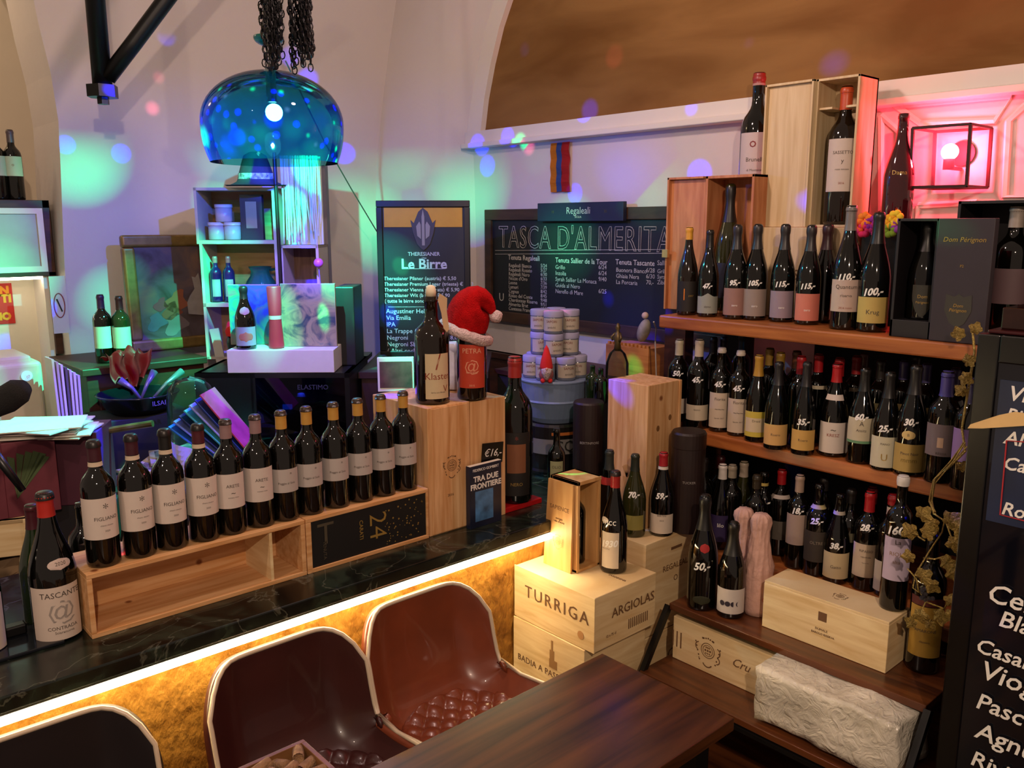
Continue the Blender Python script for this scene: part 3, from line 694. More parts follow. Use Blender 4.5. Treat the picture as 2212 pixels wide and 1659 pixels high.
# sapience open box with its bottle
sb = root('wine_box', 'open upright wooden box with Sapience lid and a bottle inside, on the Turriga case', 'wooden box', (1.955, 1.86, .945))
wv = wood('honey_box_wood', '#d9ab70', '#bf8a4d', (30, 30, 4), .5)
HS = .305
obj('box_body', B((-.055, .055, .052, .062, 0, HS), (-.055, .055, -.062, -.052, 0, .001), (-.055, -.045, -.062, .052, 0, HS), (.045, .055, -.06, .052, 0, HS), (-.055, .055, -.062, .062, HS-.012, HS), (-.055, .055, -.06, .06, 0, .008)), wv, sb, bevel=.001)
obj('sliding_lid', poly_prism([Vector(v) for v in ((-.066, .075, 0), (-.066, -.050, 0), (-.058, -.050, HS-.01), (-.058, .062, HS-.01))], (-1, 0, 0), .007), wv, sb)
put_text('SAPIENCE', .020, sb, (-.0675, .008, .205), '-X', inkb); put_text('morgex\nvalle d\'aosta', .010, sb, (-.069, .008, .165), '-X', inkb)
crest(.05, sb, (-.072, .01, .095), '-X', paper('#a87f4a'))
bottle('dark bottle standing inside the open Sapience box', 'bordeaux', .27, Vector((1.955, 1.86, .955)), R=.034, cap='#171310', price='0,8', pz_=.35)
bot('large dark burgundy bottle with red capsule and white marker writing, front of the Turriga case', 'burgundy', 1325, 1241, 1017, .945, R=.043, cap='#9c1f1a', cap0=.84, tip=(.955, '#1f1512'), lab=(1228, 1147, '#cbbba4'), half=.72, face=-.35,
    price='1930', pz_=.30, labels2=[(.50, .56, '#c5b59c', .45, -.6, 'oval')], texts=[('mcc', .52, .03, chalk, -.1), ('MOUTH', .25, .008, ink, -.3)], psize=.03)
bot('olive green bottle priced 70, right behind the marker-written bottle', 'burgundy', 1368, 1162, 981, 1.011, glass=glasso, cap='#22261a', cap0=.80, lab=(1145, 1112, '#8a7f3c'), half=.9, price='70,-', pz_=.53, R=.040)
bot('dark bottle with white label, red capsule and white neck band priced 59', 'burgundy', 1428, 1160, 977, 1.011, cap='#9c1a20', cap0=.84, neck=(.80, .835, '#cfc0ae'), lab=(1153, 1110, '#c9b9a4'), half=1.1, price='59,-', pz_=.50, texts=[('BERTINI', .26, .009), ('2018', .2, .007)], R=.041)
behind('bottle with dark grey capsule and red band, behind the open Sapience box', 'burgundy', 1317, 972, 1.011, .30, cap='#2a2c26', cap0=.78, neck=(.62, .70, '#a02018'))
C = pz(1474, 1152, 1.011)+Vector((.045, .02, 0)); h = zat(C, 930)-1.011
g2 = root('gift_tube', 'tall dark brown gift tube with stitched lid, standing by the second shelf', 'gift box', C, math.atan2(-C.x, C.y))
obj('tube_body', lathe([(0, 0), (.058, 0), (.058, h*.84), (.0595, h*.845), (.0595, h*.98), (.055, h), (0, h)], 32), lm, g2)
wrap_text('TUCKER', .012, g2, 'drumk', .058, 1, h*.52, .1, mat('silver_print', '#9a938c'))
# ================================================================ WALL SHELVES
XS = 2.50
bc = root('bookcase', 'open wall shelving with thick reddish pine boards, loaded with bottles', 'shelving', (0, 0, 0))
y0, y1 = .62, 1.97
obj('shelf_board', B((XS, 3.0, y0, y1, 1.680, 1.726)), redw, bc, bevel=.006)
obj('shelf_board', B((XS, 3.0, y0, 1.80, 1.275, 1.322)), redw, bc, bevel=.006)
obj('shelf_board', B((2.42, 3.0, y0, 1.69, .885, .93)), redw, bc, bevel=.006)
obj('side_post', B((2.745, 2.80, 2.03, 2.13, 1.10, 1.80)), cabw, bc)
obj('side_post', B((2.93, 3.0, 1.88, 1.965, .0, 1.68)), mat('black_post', '#0e0b0a', .6, var=.05), bc)
obj('side_post', B((2.93, 3.0, y0, y0+.05, .0, 1.68)), mat('black_post', '#0e0b0a'), bc)
obj('back_layer', B((3.0, 3.02, y0, 1.95, .0, 1.26), (3.0, 3.02, y0, 1.62, 1.33, 1.675)), mat('dark_backing', '#120c0a', .8, var=.1), bc)  # upper dark sheet added to stand in for shade behind the middle shelf
obj('lower_cabinet', B((2.62, 3.0, y0, 1.78, 0, .885)), mat('dark_backing', '#120c0a'), bc)
G1 = 'bottles on the top shelf'
bot('slim dark bottle with yellow wax top and black label striped orange, top shelf', 'burgundy', 1483, 681, 491, S1, lab=(673, 607, '#1a130c'), half=1.25, cap='#d3992f', cap0=.86, R=.037, glass=glassn, group=G1, texts=[('|', .25, .045, orange, -.3), ('1997', .22, .010, gold, .35)])
bot('dark bottle with pale sage mountain-shaped label priced 47, top shelf', 'burgundy', 1527, 685, 497, S1, lab=(677, 640, '#8d9186'), half=1.2, cap='#15130f', price='47,-', pz_=.36, shape='mount', group=G1, R=.037, texts=[('alpino', .12, .010)], psize=.022)
for (xb, yb, xt, yt, c, pr, nm) in ((1585, 690, 1603, 485, '#8f6a61', '95,-', 'dusty rose'), (1628, 692, 1650, 484, '#8b7b72', '105,-', 'taupe'), (1686, 696, 1706, 484, '#8d7a86', '115,-', 'lilac grey'), (1741, 702, 1758, 486, '#c4705e', '115,-', 'coral')):
    bot('sparkling bottle with black foil and %s label reading zero, top shelf' % nm, 'sparkling', xb, yb, yt, S1, lab=(yb-9, yb-68, c), half=1.15, cap='#2a2627', cap0=.74, price=pr, pz_=.39, group=G1, texts=[('zero', .15, .011, chalk)], psize=.024, R=.0405)
Cq = px(1784, 484, 2.735); bottle('dark bottle with black-red foil standing behind the coral labelled bottle', 'sparkling', Cq.z-S1, Vector((Cq.x, Cq.y-.01, S1)), cap='#30161a', cap0=.74)
bot('tall dark magnum with pinkish handwritten label and grey foil priced 110, top shelf', 'burgundy', 1822, 713, 444, S1, lab=(673, 603, '#b7a093'), half=1.15, cap='#6f6864', cap0=.80, price='110,-', pz_=.43, R=.0465, group=G1, texts=[('Quantum', .35, .018), ('riserva', .28, .013), ('2016 rosso', .18, .009, mat('red_ink', '#8a3a24'))])
bot('dark bottle with golden green label priced 100, right end of the top shelf row', 'burgundy', 1881, 718, 459, S1, lab=(698, 641, '#b59d55'), half=1.15, cap='#171412', cap0=.74, price='100,-', pz_=.34, R=.0465, group=G1, texts=[('Krug', .17, .020)], psize=.03)
# small open box with bottle
P = px(1585, 385, 2.76); hb_ = P.z-S1
ob = root('wine_box', 'small open pine box with lid swung out, left end of the top shelf', 'wooden box', (2.76, 1.85, S1))
Pl, Pm, Pr = px(1525, 385, 2.70).y-1.85, 0, px(1630, 385, 2.70).y-1.85
redpine = wood('pink_pine', '#c98a5c', '#a7653a', (30, 30, 4), .5)
t = .01
obj('box_body', B((-.06, .06, Pl-t, Pl, 0, .50), (-.06, .06, Pr, Pr+t, 0, .50), (.05, .06, Pr, Pl, 0, .50), (-.06, .06, Pr, Pl, .49, .50), (-.06, .06, Pr, Pl, 0, .01)), redpine, ob, bevel=.001)
Pe = px(1448, 385, 2.70).y-1.85
ld = obj('lid', B((-.012, 0, 0, Pe-Pl, 0, .50), (-.03, -.012, Pe-Pl-.008, Pe-Pl, 0, .50), (-.03, -.012, 0, Pe-Pl, .492, .50)), redpine, ob, loc=(-.045, Pl+.002, 0), bevel=.001)
obj('clasp', B((-.042, -.03, Pe-Pl-.02, Pe-Pl+.006, .20, .23)), mat('brass', '#c9a872', .3, metal=.8, var=0), ld, loc=(0, 0, 0))
bottle('dark champagne bottle with black foil inside the small open pine box', 'sparkling', .46, Vector((2.745, 1.85, S1+.011)), R=.047, cap='#1c1a18', cap0=.70, lab=(.1, .38, '#232436'), half=1.0, glass=glasso)
# horizontal crate behind the bottles
hc = root('wine_case', 'wide pale crate standing behind the top shelf bottles and carrying the tall open box', 'wine case', (2.86, 1.56, S1))
obj('case_body', B((-.10, .10, -.19, .175, 0, .315)), palev, hc, bevel=.002); put_text('SIEPI', .05, hc, (-.1005, -.03, .15), '-X', inkb, space=1.2)
ZH = S1+.316
Y = lambda x: px(x, 480, 2.79).y
bottle('giant wine bottle with white label and red wax cap, left of the tall open box', 'bordeaux', .545, Vector((2.92, 1.865, 2.06)), R=.060, cap='#8e2620', cap0=.93, neck=(.915, .93, '#a87a74'), lab=(.19, .60, '#bfb0ac'), half=1.15,
    texts=[('Brunello', .42, .022), ('di Montalcino', .35, .012), ('1998', .24, .013, mat('red_ink', '#8a3a24')), ('o', .53, .05, paper('#7a1a1c'), -.2)])
tag(obj('black_box', B((-.06, .06, -.06, .045, 0, .331)), blackp, loc=(2.93, 1.835, S1), bevel=.002), 'black box under the giant red wine bottle on the top shelf', 'box')
ob2 = root('wine_box', 'tall open pale wooden box holding a big orange-capped bottle, on the wide crate', 'wooden box', (2.86, 1.45, ZH))
ya, yb2, yc = px(1664, 180, 2.80).y-1.45, px(1768, 175, 2.80).y-1.45, px(1862, 168, 2.80).y-1.45
hh = px(1768, 172, 2.80).z-ZH
obj('box_body', B((-.07, .06, yb2-.008, yb2, 0, hh), (-.07, .06, yc, yc+.008, 0, hh), (.05, .06, yc, yb2, 0, hh), (-.07, .06, yc, yb2, hh-.008, hh), (-.07, .06, yc, yb2, 0, .008), (-.06, .05, yc+.006, (yc+yb2)/2-.028, hh*.795, hh*.81), (-.06, .05, (yc+yb2)/2+.020, yb2-.006, hh*.795, hh*.81), (.035, .05, yc+.006, yb2-.006, hh*.795, hh*.81)), palev, ob2, bevel=.001)
l2 = obj('lid', B((-.075, -.067, yb2, ya, 0, hh), (-.09, -.075, ya-.007, ya, 0, hh), (-.09, -.075, yb2, ya, hh-.008, hh), (-.09, -.075, yb2, yb2+.007, 0, hh)), palev, ob2, bevel=.001)
bottle('large red wine bottle with ivory label and orange capsule inside the tall open box', 'bordeaux', .455, Vector((2.845, 1.45+(yb2+yc)/2-.005, ZH+.009)), R=.052, cap='#b5451c', cap0=.83, lab=(.24, .62, '#c2b3a6'), half=1.1, glass=glassn,
    texts=[('SASSETTO', .52, .015), ('y', .46, .02), ('rosso toscano', .40, .008), ('2016', .30, .010, mat('red_ink', '#8a3a24'))])
bottle('brown decanter-shaped bottle with long neck, lit red from behind, right of the tall open box', 'burgundy', .36, Vector((2.86, 1.287, ZH-.0)), R=.048, glass=mat('red_brown_glass', '#3a0d14', .05, spec=.7, var=0, coat=.4), texts=[('Dama', .48, .02, gold)], name='decanter', cat='decanter')
tag(obj('dark_box', B((-.09, .09, -.06, .075, 0, .315)), blackp, loc=(2.87, 1.285, S1), bevel=.002), 'plain dark box under the brown decanter on the top shelf', 'box')
# flower garland
fg = root('flower_garland', 'bright artificial flower garland tucked behind the top shelf bottles', 'garland', px(1860, 490, 2.76))
for k, (x, y, c) in enumerate(((1855, 488, '#d8521c'), (1866, 497, '#c8205c'), (1882, 482, '#8a1c8a'), (1893, 495, '#b02470'), (1925, 478, '#e0a01c'), (1935, 470, '#e6c02c'), (1922, 497, '#6f8a20'), (1940, 486, '#8a3a9a'), (1868, 474, '#e07a20'))):
    p = px(x, y, 2.74)-fg.location; bm = bmesh.new()
    for q in range(6):
        a = q*PI/3+k; sphere(p+Vector((0, .014*math.cos(a), .014*math.sin(a))), .012, 8, 5, bm, sc=(1, 1, 1))
    obj('flower', bm, paper(c, .9), fg, smooth=True)
# dark champagne gift box
gb = root('gift_box', 'open black champagne gift box with its bottle and shield lid, top shelf', 'gift box', (2.60, 1.03, S1))
yl, ym, yr = px(1930, 600, 2.53).y-1.03, px(2020, 600, 2.53).y-1.03, px(2143, 600, 2.53).y-1.03
hg = zat(Vector((2.53, 1.03+yl, 0)), 472)-S1
dk = mat('dark_gift_card', '#151013', .5, var=.1)
obj('box_body', B((-.07, .08, yl-.008, yl, 0, hg), (-.07, .08, ym, ym+.008, 0, hg), (.07, .08, ym, yl, 0, hg), (-.07, .08, ym, yl, hg-.008, hg), (-.07, .08, ym, yl, 0, .05)), dk, gb, bevel=.001)
obj('lid', B((-.085, -.055, yr, ym-.002, 0, hg*1.0)), mat('dark_gift_lid', '#2b232b', .5, var=.08), gb, bevel=.002)
yy = (ym+yr)/2
put_text('Dom Pérignon', .019, gb, (-.0855, yy, hg*.83), '-X', gold, shear=.2); put_text('P2', .01, gb, (-.0855, yy, hg*.62), '-X', gold)
sh = [Vector((-.0856, yy+a, b)) for a, b in ((-.034, .135), (-.012, .128), (0, .137), (.012, .128), (.034, .135), (.036, .09), (.02, .055), (0, .042), (-.02, .055), (-.036, .09))]
obj('shield_print', poly_prism(sh, (-1, 0, 0), .0006), mat('dark_shield', '#34322a', .5, var=.05), gb); put_text('Dom\nPérignon', .013, gb, (-.0868, yy, .097), '-X', gold, shear=.2)
bottle('dark champagne bottle with shield label inside the black gift box', 'sparkling', hg*.82, Vector((2.60, 1.03+(yl+ym)/2, S1+.051)), R=.040, cap='#0f0d0d', cap0=.7, lab=(.03, .36, '#2c2a20'), half=.75, shape='shield', texts=[('Dom', .24, .014, gold), ('Pérignon', .18, .010, gold)])
# black open box with bottle at far right
bb = root('wine_box', 'open black box with a white-capped bottle at the right end of the top shelf', 'gift box', (2.82, .955, S1))
hq = zat(Vector((2.74, 1.0, 0)), 434)-S1
obj('box_body', B((-.09, .09, -.22, -.212, 0, hq), (-.09, .09, .082, .09, 0, hq), (.08, .09, -.22, .09, 0, hq), (-.09, .09, -.22, .09, hq-.008, hq)), dk, bb)
bottle('bottle with white capsule and pale label inside the black box at the shelf end', 'bordeaux', .38, Vector((2.80, .905, S1+.001)), R=.052, cap='#a3968a', cap0=.83, lab=(.25, .52, '#6a5458'), half=1.2)
# ------------- second shelf
G2 = 'bottles on the middle shelf'
def b2(label, kind, xb, yb, xt, yt, **k): bot(label, kind, xb, yb, yt, S2, group=G2, **k)
b2('round-shouldered dark bottle with cream capsule priced 50, far left of the middle shelf', 'bordeaux', 1462, 912, 1464, 733, cap='#c9bb9c', cap0=.81, lab=(893, 860, '#b8ab98'), price='50,-', pz_=.60)
b2('dark bottle with ribbed cream capsule and low white label priced 45, middle shelf', 'bordeaux', 1504, 927, 1510, 733, cap='#b7a78e', cap0=.81, lab=(908, 874, '#bdae94'), price='45,-', pz_=.56, texts=[('bianco', .22, .009)])
b2('bottle with white bobble cap and tall ivory label, left of the pair, middle shelf', 'bordeaux', 1552, 934, 1566, 751, cap='#cdbfae', cap0=.94, lab=(924, 847, '#c3b098'), price='45,-', pz_=.58, texts=[('Fiorita', .40, .015), ('~~~', .28, .02), ('barolo 2017', .17, .007)])
b2('bottle with white bobble cap and tall ivory label, right of the pair, middle shelf', 'bordeaux', 1592, 943, 1603, 757, cap='#cdbfae', cap0=.94, lab=(935, 860, '#c3b098'), price='45,-', pz_=.57, texts=[('Fiorita', .40, .015), ('~~~', .28, .02), ('barolo 2017', .17, .007)])
b2('dark bottle with ochre capsule and yellow-edged white label, middle shelf', 'burgundy', 1631, 956, 1648, 767, cap='#a87d28', cap0=.76, lab=(944, 888, '#c2ac3e'), labels2=[(.12, .285, '#c9b592', 1.05, 0, None)], texts=[('Dreid', .25, .012)], R=.039)
b2('dark bottle with black capsule and apricot label, left of the two apricot ones', 'burgundy', 1673, 973, 1692, 782, cap='#1f1c1d', cap0=.74, lab=(962, 916, '#c79c5c'), texts=[('Roero', .18, .012)], R=.0385)
b2('dark bottle with black capsule and apricot label priced 35, middle shelf', 'burgundy', 1732, 985, 1754, 782, cap='#1f1c1d', cap0=.74, lab=(973, 928, '#c2994f'), price='35,-', pz_=.37, texts=[('Roero', .17, .012)], R=.037)
b2('dark bottle with red capsule, white neck scroll and broad white label, middle shelf', 'burgundy', 1796, 988, 1810, 785, cap='#a3161c', cap0=.80, lab=(979, 911, '#c9bdb2'), labels2=[(.615, .675, '#c8bab0', 1.0, -.1, None)], texts=[('KRESZ', .24, .014, mat('red_ink', '#8a3a24')), ('~', .30, .03)], R=.0425)
b2('dark bottle with black capsule and pale green edged label, middle shelf', 'burgundy', 1855, 1003, 1872, 795, cap='#161412', cap0=.76, lab=(957, 901, '#b9ae92'), labels2=[(.222, .25, '#5e8a62', 1.2, 0, None)], price='60,-', pz_=.50, texts=[('A', .43, .02), ('Ansitz', .36, .012)], R=.042)
b2('dark bottle with black capsule and tall white label priced 25, middle shelf', 'burgundy', 1907, 1018, 1927, 804, cap='#1a1716', cap0=.74, lab=(1010, 942, '#bfb89c'), price='25,-', pz_=.44, texts=[('U', .14, .03, gold), ('PIANO', .28, .009)], R=.0405)
b2('dark bottle with round cream seal and golden landscape label priced 30, middle shelf', 'burgundy', 1960, 1030, 1978, 789, cap='#191615', cap0=.74, lab=(1020, 958, '#a58a48'), labels2=[(.34, .425, '#c7ad70', .42, -.15, 'oval')], price='30,-', pz_=.50, texts=[('B', .382, .012, ink, -.15), ('Pinot Noir', .21, .012), ('mmm', .15, .02, paper('#7a6428'))], R=.044)
b2('dark bottle with violet capsule and grey label with small arched window, middle shelf', 'bordeaux', 2026, 1047, 2041, 802, cap='#4a4288', cap0=.78, lab=(984, 914, '#77696a'), labels2=[(.335, .425, '#c9a98c', .18, -.1, None)], R=.044, texts=[('RESSIA', .28, .010)])
b2('bottle with lilac label wrapped by the gold ribbon, right end of the middle shelf', 'bordeaux', 2080, 1062, 2098, 818, cap='#322c52', cap0=.78, lab=(997, 925, '#8a6ea2'), R=.040)
for i, (x, y, c, nk, ds, XX) in enumerate((
    (1542, 728, '#241a18', None, 'brown-black capsule behind the leftmost white-bobble bottle', 0), (1564, 727, '#2a2833', None, 'charcoal capsule above the white-bobble pair', 0),
    (1604, 722, '#2c1e1a', None, 'dark brown capsule right behind the second white-bobble bottle', 0), (1664, 752, '#8a6a20', None, 'ochre capsule just behind the yellow-edged label bottle', 0),
    (1687, 761, '#8a6a20', None, 'ochre capsule behind the first apricot label', 0), (1722, 758, '#6a3a1c', None, 'rust brown capsule left of the red ones', 0), (1732, 769, '#a3161c', None, 'red capsule, leftmost of the red ones behind', 1),
    (1770, 765, '#a3161c', '#b8ab90', 'red capsule and white neck medallion, second red one behind', 0), (1815, 773, '#951419', None, 'red capsule directly behind the front red capsule', 0),
    (1852, 769, '#8e1a1c', '#a89a80', 'red capsule and pale neck medallion, fourth red one behind', 0), (1869, 762, '#4a1a1a', None, 'deep maroon capsule in the back row', 0), (1905, 778, '#1c1512', None, 'black capsule behind the tall white label', 0),
    (1955, 779, '#3a3266', None, 'violet capsule behind the golden landscape label', 0), (1981, 769, '#2a1c1a', None, 'brown capsule between the violet ones behind', 0), (2003, 785, '#3a3266', None, 'violet capsule left of the grey label bottle', 0), (2066, 795, '#332a50', None, 'violet capsule near the ribbon, at the back', 0))):
    behind('back row bottle with %s' % ds, 'bordeaux', x, y+(0 if XX == 0 else 0), S2, .30, cap=c, cap0=.80, group='back row on the middle shelf', neck=(.62, .66, nk) if nk else None, seg=20,
           lab=(.35, .55, '#9a8450') if i in (11, 12, 14) else None)
# ------------- third shelf
G3 = 'bottles on the lower shelf'
def b3(label, kind, xb, yb, xt, yt, **k): bot(label, kind, xb, yb, yt, S3, group=G3, **k)
behind('bottle with white capsule and deep purple label, left part of the lower shelf', 'burgundy', 1562, 1003, S3, .30, cap='#cdc4bb', cap0=.83, lab=(.1, .42, '#2c1c48'), group=G3, texts=[('lilo', .3, .02, chalk)])
behind('greenish bottle with pale foil capsule and pink-white label on the lower shelf', 'burgundy', 1608, 997, S3, .30, cap='#a0917e', cap0=.82, glass=glasso, lab=(.12, .42, '#a5918c'), group=G3, price='26,-', pz_=.48)
behind('dark bottle with small gold neck drop priced 26 behind the paper-wrapped bottle', 'bordeaux', 1652, 1019, S3, .295, neck=(.84, .875, '#b39c50'), price='26,-', pz_=.66, group=G3, psize=.034)
behind('dark bottle with red capsule, white neck scroll and grey label on the lower shelf', 'bordeaux', 1690, 1014, S3, .30, cap='#9a141a', cap0=.83, labels2=[(.68, .72, '#a89c90', 1.2, 0, None)], lab=(.2, .42, '#5a5248'), group=G3)
behind('dark bottle with slim cream capsule and tall pinkish label priced 18, lower shelf', 'bordeaux', 1729, 1026, S3, .315, cap='#9c8572', cap0=.82, lab=(.27, .60, '#a58e80'), price='18,-', pz_=.64, group=G3, R=.036)
b3('dark bottle with cream collar and black printed label priced 25, lower shelf', 'bordeaux', 1758, 1247, 1771, 1045, neck=(.74, .78, '#a89a66'), lab=(1213, 1145, '#3a3128'), half=1.3, price='25,-', pz_=.62, texts=[('OLTRE', .38, .014, paper('#8a7c6a'))])
b3('dark bottle with white collar and cream label priced 38, lower shelf', 'burgundy', 1802, 1263, 1819, 1066, neck=(.77, .81, '#a89e8c'), lab=(1250, 1192, '#c2ad84'), price='38,-', pz_=.44, texts=[('Gatto', .2, .014)])
b3('dark bottle with bright red capsule and ornate ivory label priced 28, lower shelf', 'bordeaux', 1864, 1278, 1878, 1062, cap='#9a141a', cap0=.80, lab=(1246, 1172, '#bba68c'), price='28,-', pz_=.66, texts=[('RIPASSO', .42, .011), ('valpolicella', .36, .007), ('~~~', .30, .012)])
behind('bottle with red capsule half hidden behind the bright red capped one, lower shelf', 'bordeaux', 1886, 1052, S3, .30, cap='#861218', cap0=.82, group=G3, neck=None)
b3('dark bottle with red and white top and narrow ivory label, beside the tall 160 bottle', 'bordeaux', 1912, 1292, 1932, 1068, cap='#861218', cap0=.9, neck=(.80, .88, '#b8ab98'), lab=(1280, 1212, '#c2b4a0'))
for i, (x, y, c, ds) in enumerate(((1558, 985, '#3a0e12', 'maroon capsule behind the purple label'), (1583, 1004, '#8a7f6c', 'grey-white collar between the purple and pink-white labels'), (1636, 1026, '#2a2214', 'dull gold top left of the gold neck drop'), (1782, 1030, '#1a1614', 'black capsule above the cream collar'), (1840, 1056, '#14110f', 'black capsule right of the white collar'), (1522, 990, '#1a1412', 'black capsule beside the tall gift tube'))):
    behind('lower shelf back row bottle with %s' % ds, 'bordeaux', x, y, S3, .30, cap=c, cap0=.85, group='back row on the lower shelf', seg=20, lab=(.45, .55, '#57523c') if i in (4,) else None)
# ================================================================ STEP RACK WITH SLANTED LEGS
ZS = .84
sr = root('step_rack', 'low two-tier wooden rack with slanted black metal legs beside the cases', 'rack', (0, 0, 0))
obj('top_board', B((2.13, 2.60, .78, 1.600, ZS-.022, ZS)), wood('rack_board_wood', '#6a3a1c', '#3c1d10', (26, 2, 26), .3, coat=.3), sr, bevel=.002)
obj('lower_board', B((2.00, 2.58, .74, 1.610, .625, .645)), wood('rack_board_wood', '#6a3a1c', '#3c1d10'), sr, bevel=.002)
def legbar(a, b, w=.012):
    return tube([a, b], w, 4)
for yy_ in (1.606, .775):
    obj('leg', tube([(2.135, yy_, ZS-.012), (1.985, yy_, .60), (1.985, yy_, 0)], .013, 4), dgrey, sr)
    obj('leg', tube([(2.57, yy_, ZS-.012), (2.57, yy_, 0)], .013, 4), dgrey, sr)
    obj('side_rail', tube([(1.985, yy_, .60), (2.57, yy_, .60)], .010, 4), dgrey, sr)
obj('front_rail', tube([(2.0, .775, .615), (2.0, 1.606, .615)], .009, 4), dgrey, sr)
obj('bottom_board', B((2.0, 2.56, .76, 1.60, .30, .32)), wood('rack_board_wood', '#6a3a1c', '#3c1d10'), sr)
tag(obj('wooden_crate', B((2.145, 2.30, 1.16, 1.592, .646, .793)), palew, bevel=.002), 'pale wooden case with round crest lying under the top board of the rack', 'wine case')
cc = bpy.data.objects['wooden_crate'] if False else None
cz = [o for o in COL.objects if o.get('label', '').startswith('pale wooden case with round crest')][0]
crest(.10, cz, (2.1445, 1.455, .722), '-X'); put_text('Cru', .04, cz, (2.1442, 1.335, .722), '-X', inkb, shear=.4, tilt=0); put_text('|||', .06, cz, (2.1442, 1.575, .722), '-X', inkb)
# plastic wrapped package
bm = B((0, .20, 0, .405, 0, .155)); bmesh.ops.subdivide_edges(bm, edges=bm.edges[:], cuts=9, use_grid_fill=True)
for v in bm.verts:
    n = Vector(noise.noise_vector(v.co*14))*.010+Vector(noise.noise_vector(v.co*45))*.005
    v.co += n
wr = bpy.data.materials.new('crinkled_plastic'); wr.use_nodes = True
def mk_wr(m):
    N = m.node_tree.nodes; K = m.node_tree.links; b = N['Principled BSDF']; b.inputs['Roughness'].default_value = .22
    tc = N.new('ShaderNodeTexCoord'); n = N.new('ShaderNodeTexNoise'); n.inputs['Scale'].default_value = 9; n.inputs['Detail'].default_value = 4; K.new(tc.outputs['Object'], n.inputs['Vector'])
    r = N.new('ShaderNodeValToRGB'); e = r.color_ramp.elements; e[0].position = .3; e[0].color = lin('#bdb6a4'); e[1].position = .7; e[1].color = lin('#ebe4d2'); K.new(n.outputs[0], r.inputs[0]); K.new(r.outputs[0], b.inputs['Base Color'])
    v = N.new('ShaderNodeTexNoise'); v.inputs['Scale'].default_value = 26; v.inputs['Distortion'].default_value = 1.5; v.inputs['Detail'].default_value = 3; K.new(tc.outputs['Object'], v.inputs['Vector'])
    bp = N.new('ShaderNodeBump'); bp.inputs['Strength'].default_value = .8; bp.inputs['Distance'].default_value = .012; K.new(v.outputs[0], bp.inputs['Height']); K.new(bp.outputs[0], b.inputs['Normal'])
mk_wr(wr)
tag(obj('wrapped_package', bm, wr, loc=(2.02, .80, .661), smooth=True), 'white package in crinkled clear plastic on the lower board of the rack', 'package')
# long wooden box
qb = root('wine_case', 'long pale wooden case with small square stamp on the rack top', 'wine case', (2.208, 1.115, ZS+.001))
obj('case_body', B((0, .135, -.192, .192, 0, .142)), palew, qb, bevel=.0015)
obj('lid', B((.001, .134, -.191, .191, .142, .150)), palew, qb, bevel=.001)
obj('stamp', B((-.0006, 0, -.014, .012, .085, .112)), inkb, qb); put_text('DUMALE', .010, qb, (-.0008, -.0, .058), '-X', inkb); put_text('BAROLO RISERVA', .009, qb, (-.0008, -.005, .045), '-X', inkb)
crest(.045, qb, (.06, -.02, .1508), 'up', tilt=-PI/2)
bot('black champagne magnum with red wax seal priced 50, left end of the rack', 'sparkling', 1514, 1321, 1068, ZS+.001, R=.047, labels2=[(.52, .60, '#a01c1c', .35, .1, 'oval'), (.06, .14, '#2a2a14', .6, 0, 'oval')], cap='#100e0d', cap0=.70, price='50,-', pz_=.40, psize=.034, cat='champagne bottle')
bot('sparkling bottle with white moon phase label and black foil on the rack', 'sparkling', 1576, 1338, 1127, ZS+.001, R=.043, cap='#15130f', cap0=.66, lab=(1326, 1270, '#c6bcb4'), half=1.25, texts=[('●', .175, .02, mat('moon_ink', '#2c2430', .6, var=0), -.65), ('●', .175, .02, mat('moon_ink', '#2c2430'), -.2), ('◖', .175, .02, mat('moon_ink', '#2c2430'), .25), ('(', .175, .02, mat('moon_ink', '#2c2430'), .65), ('METODO', .235, .006)])
t_ = [o for o in COL.objects if o.get('label', '').startswith('sparkling bottle with white moon')][0]
hm = NB[-1][1]; zm = .165*hm
for k, (a, sx, sh_) in enumerate(((-.60, 1, 0), (-.2, 1, 0), (.2, .75, 1), (.58, .4, 1))):
    bm = bmesh.new(); r_ = .0445
    vs = []
    n_ = 16
    for i in range(n_+1):
        th = PI/2+PI*i/n_ ; vs.append((.0085*math.cos(th), .0085*math.sin(th)))
    for i in range(n_+1):
        th = -PI/2+PI*i/n_; f = {0: 1, 1: 1, 2: .1, 3: -.55}[k]; vs.append((.0085*math.cos(th)*f, .0085*math.sin(th)))
    bm.faces.new([bm.verts.new((r_*math.cos(-PI/2+a+u/r_), r_*math.sin(-PI/2+a+u/r_), zm+w)) for u, w in vs[:-1]])
    obj('moon_print', bm, mat('moon_ink', '#2c2430'), t_)
for c_ in list(t_.children):
    if c_.name.startswith('lettering'): bpy.data.objects.remove(c_)
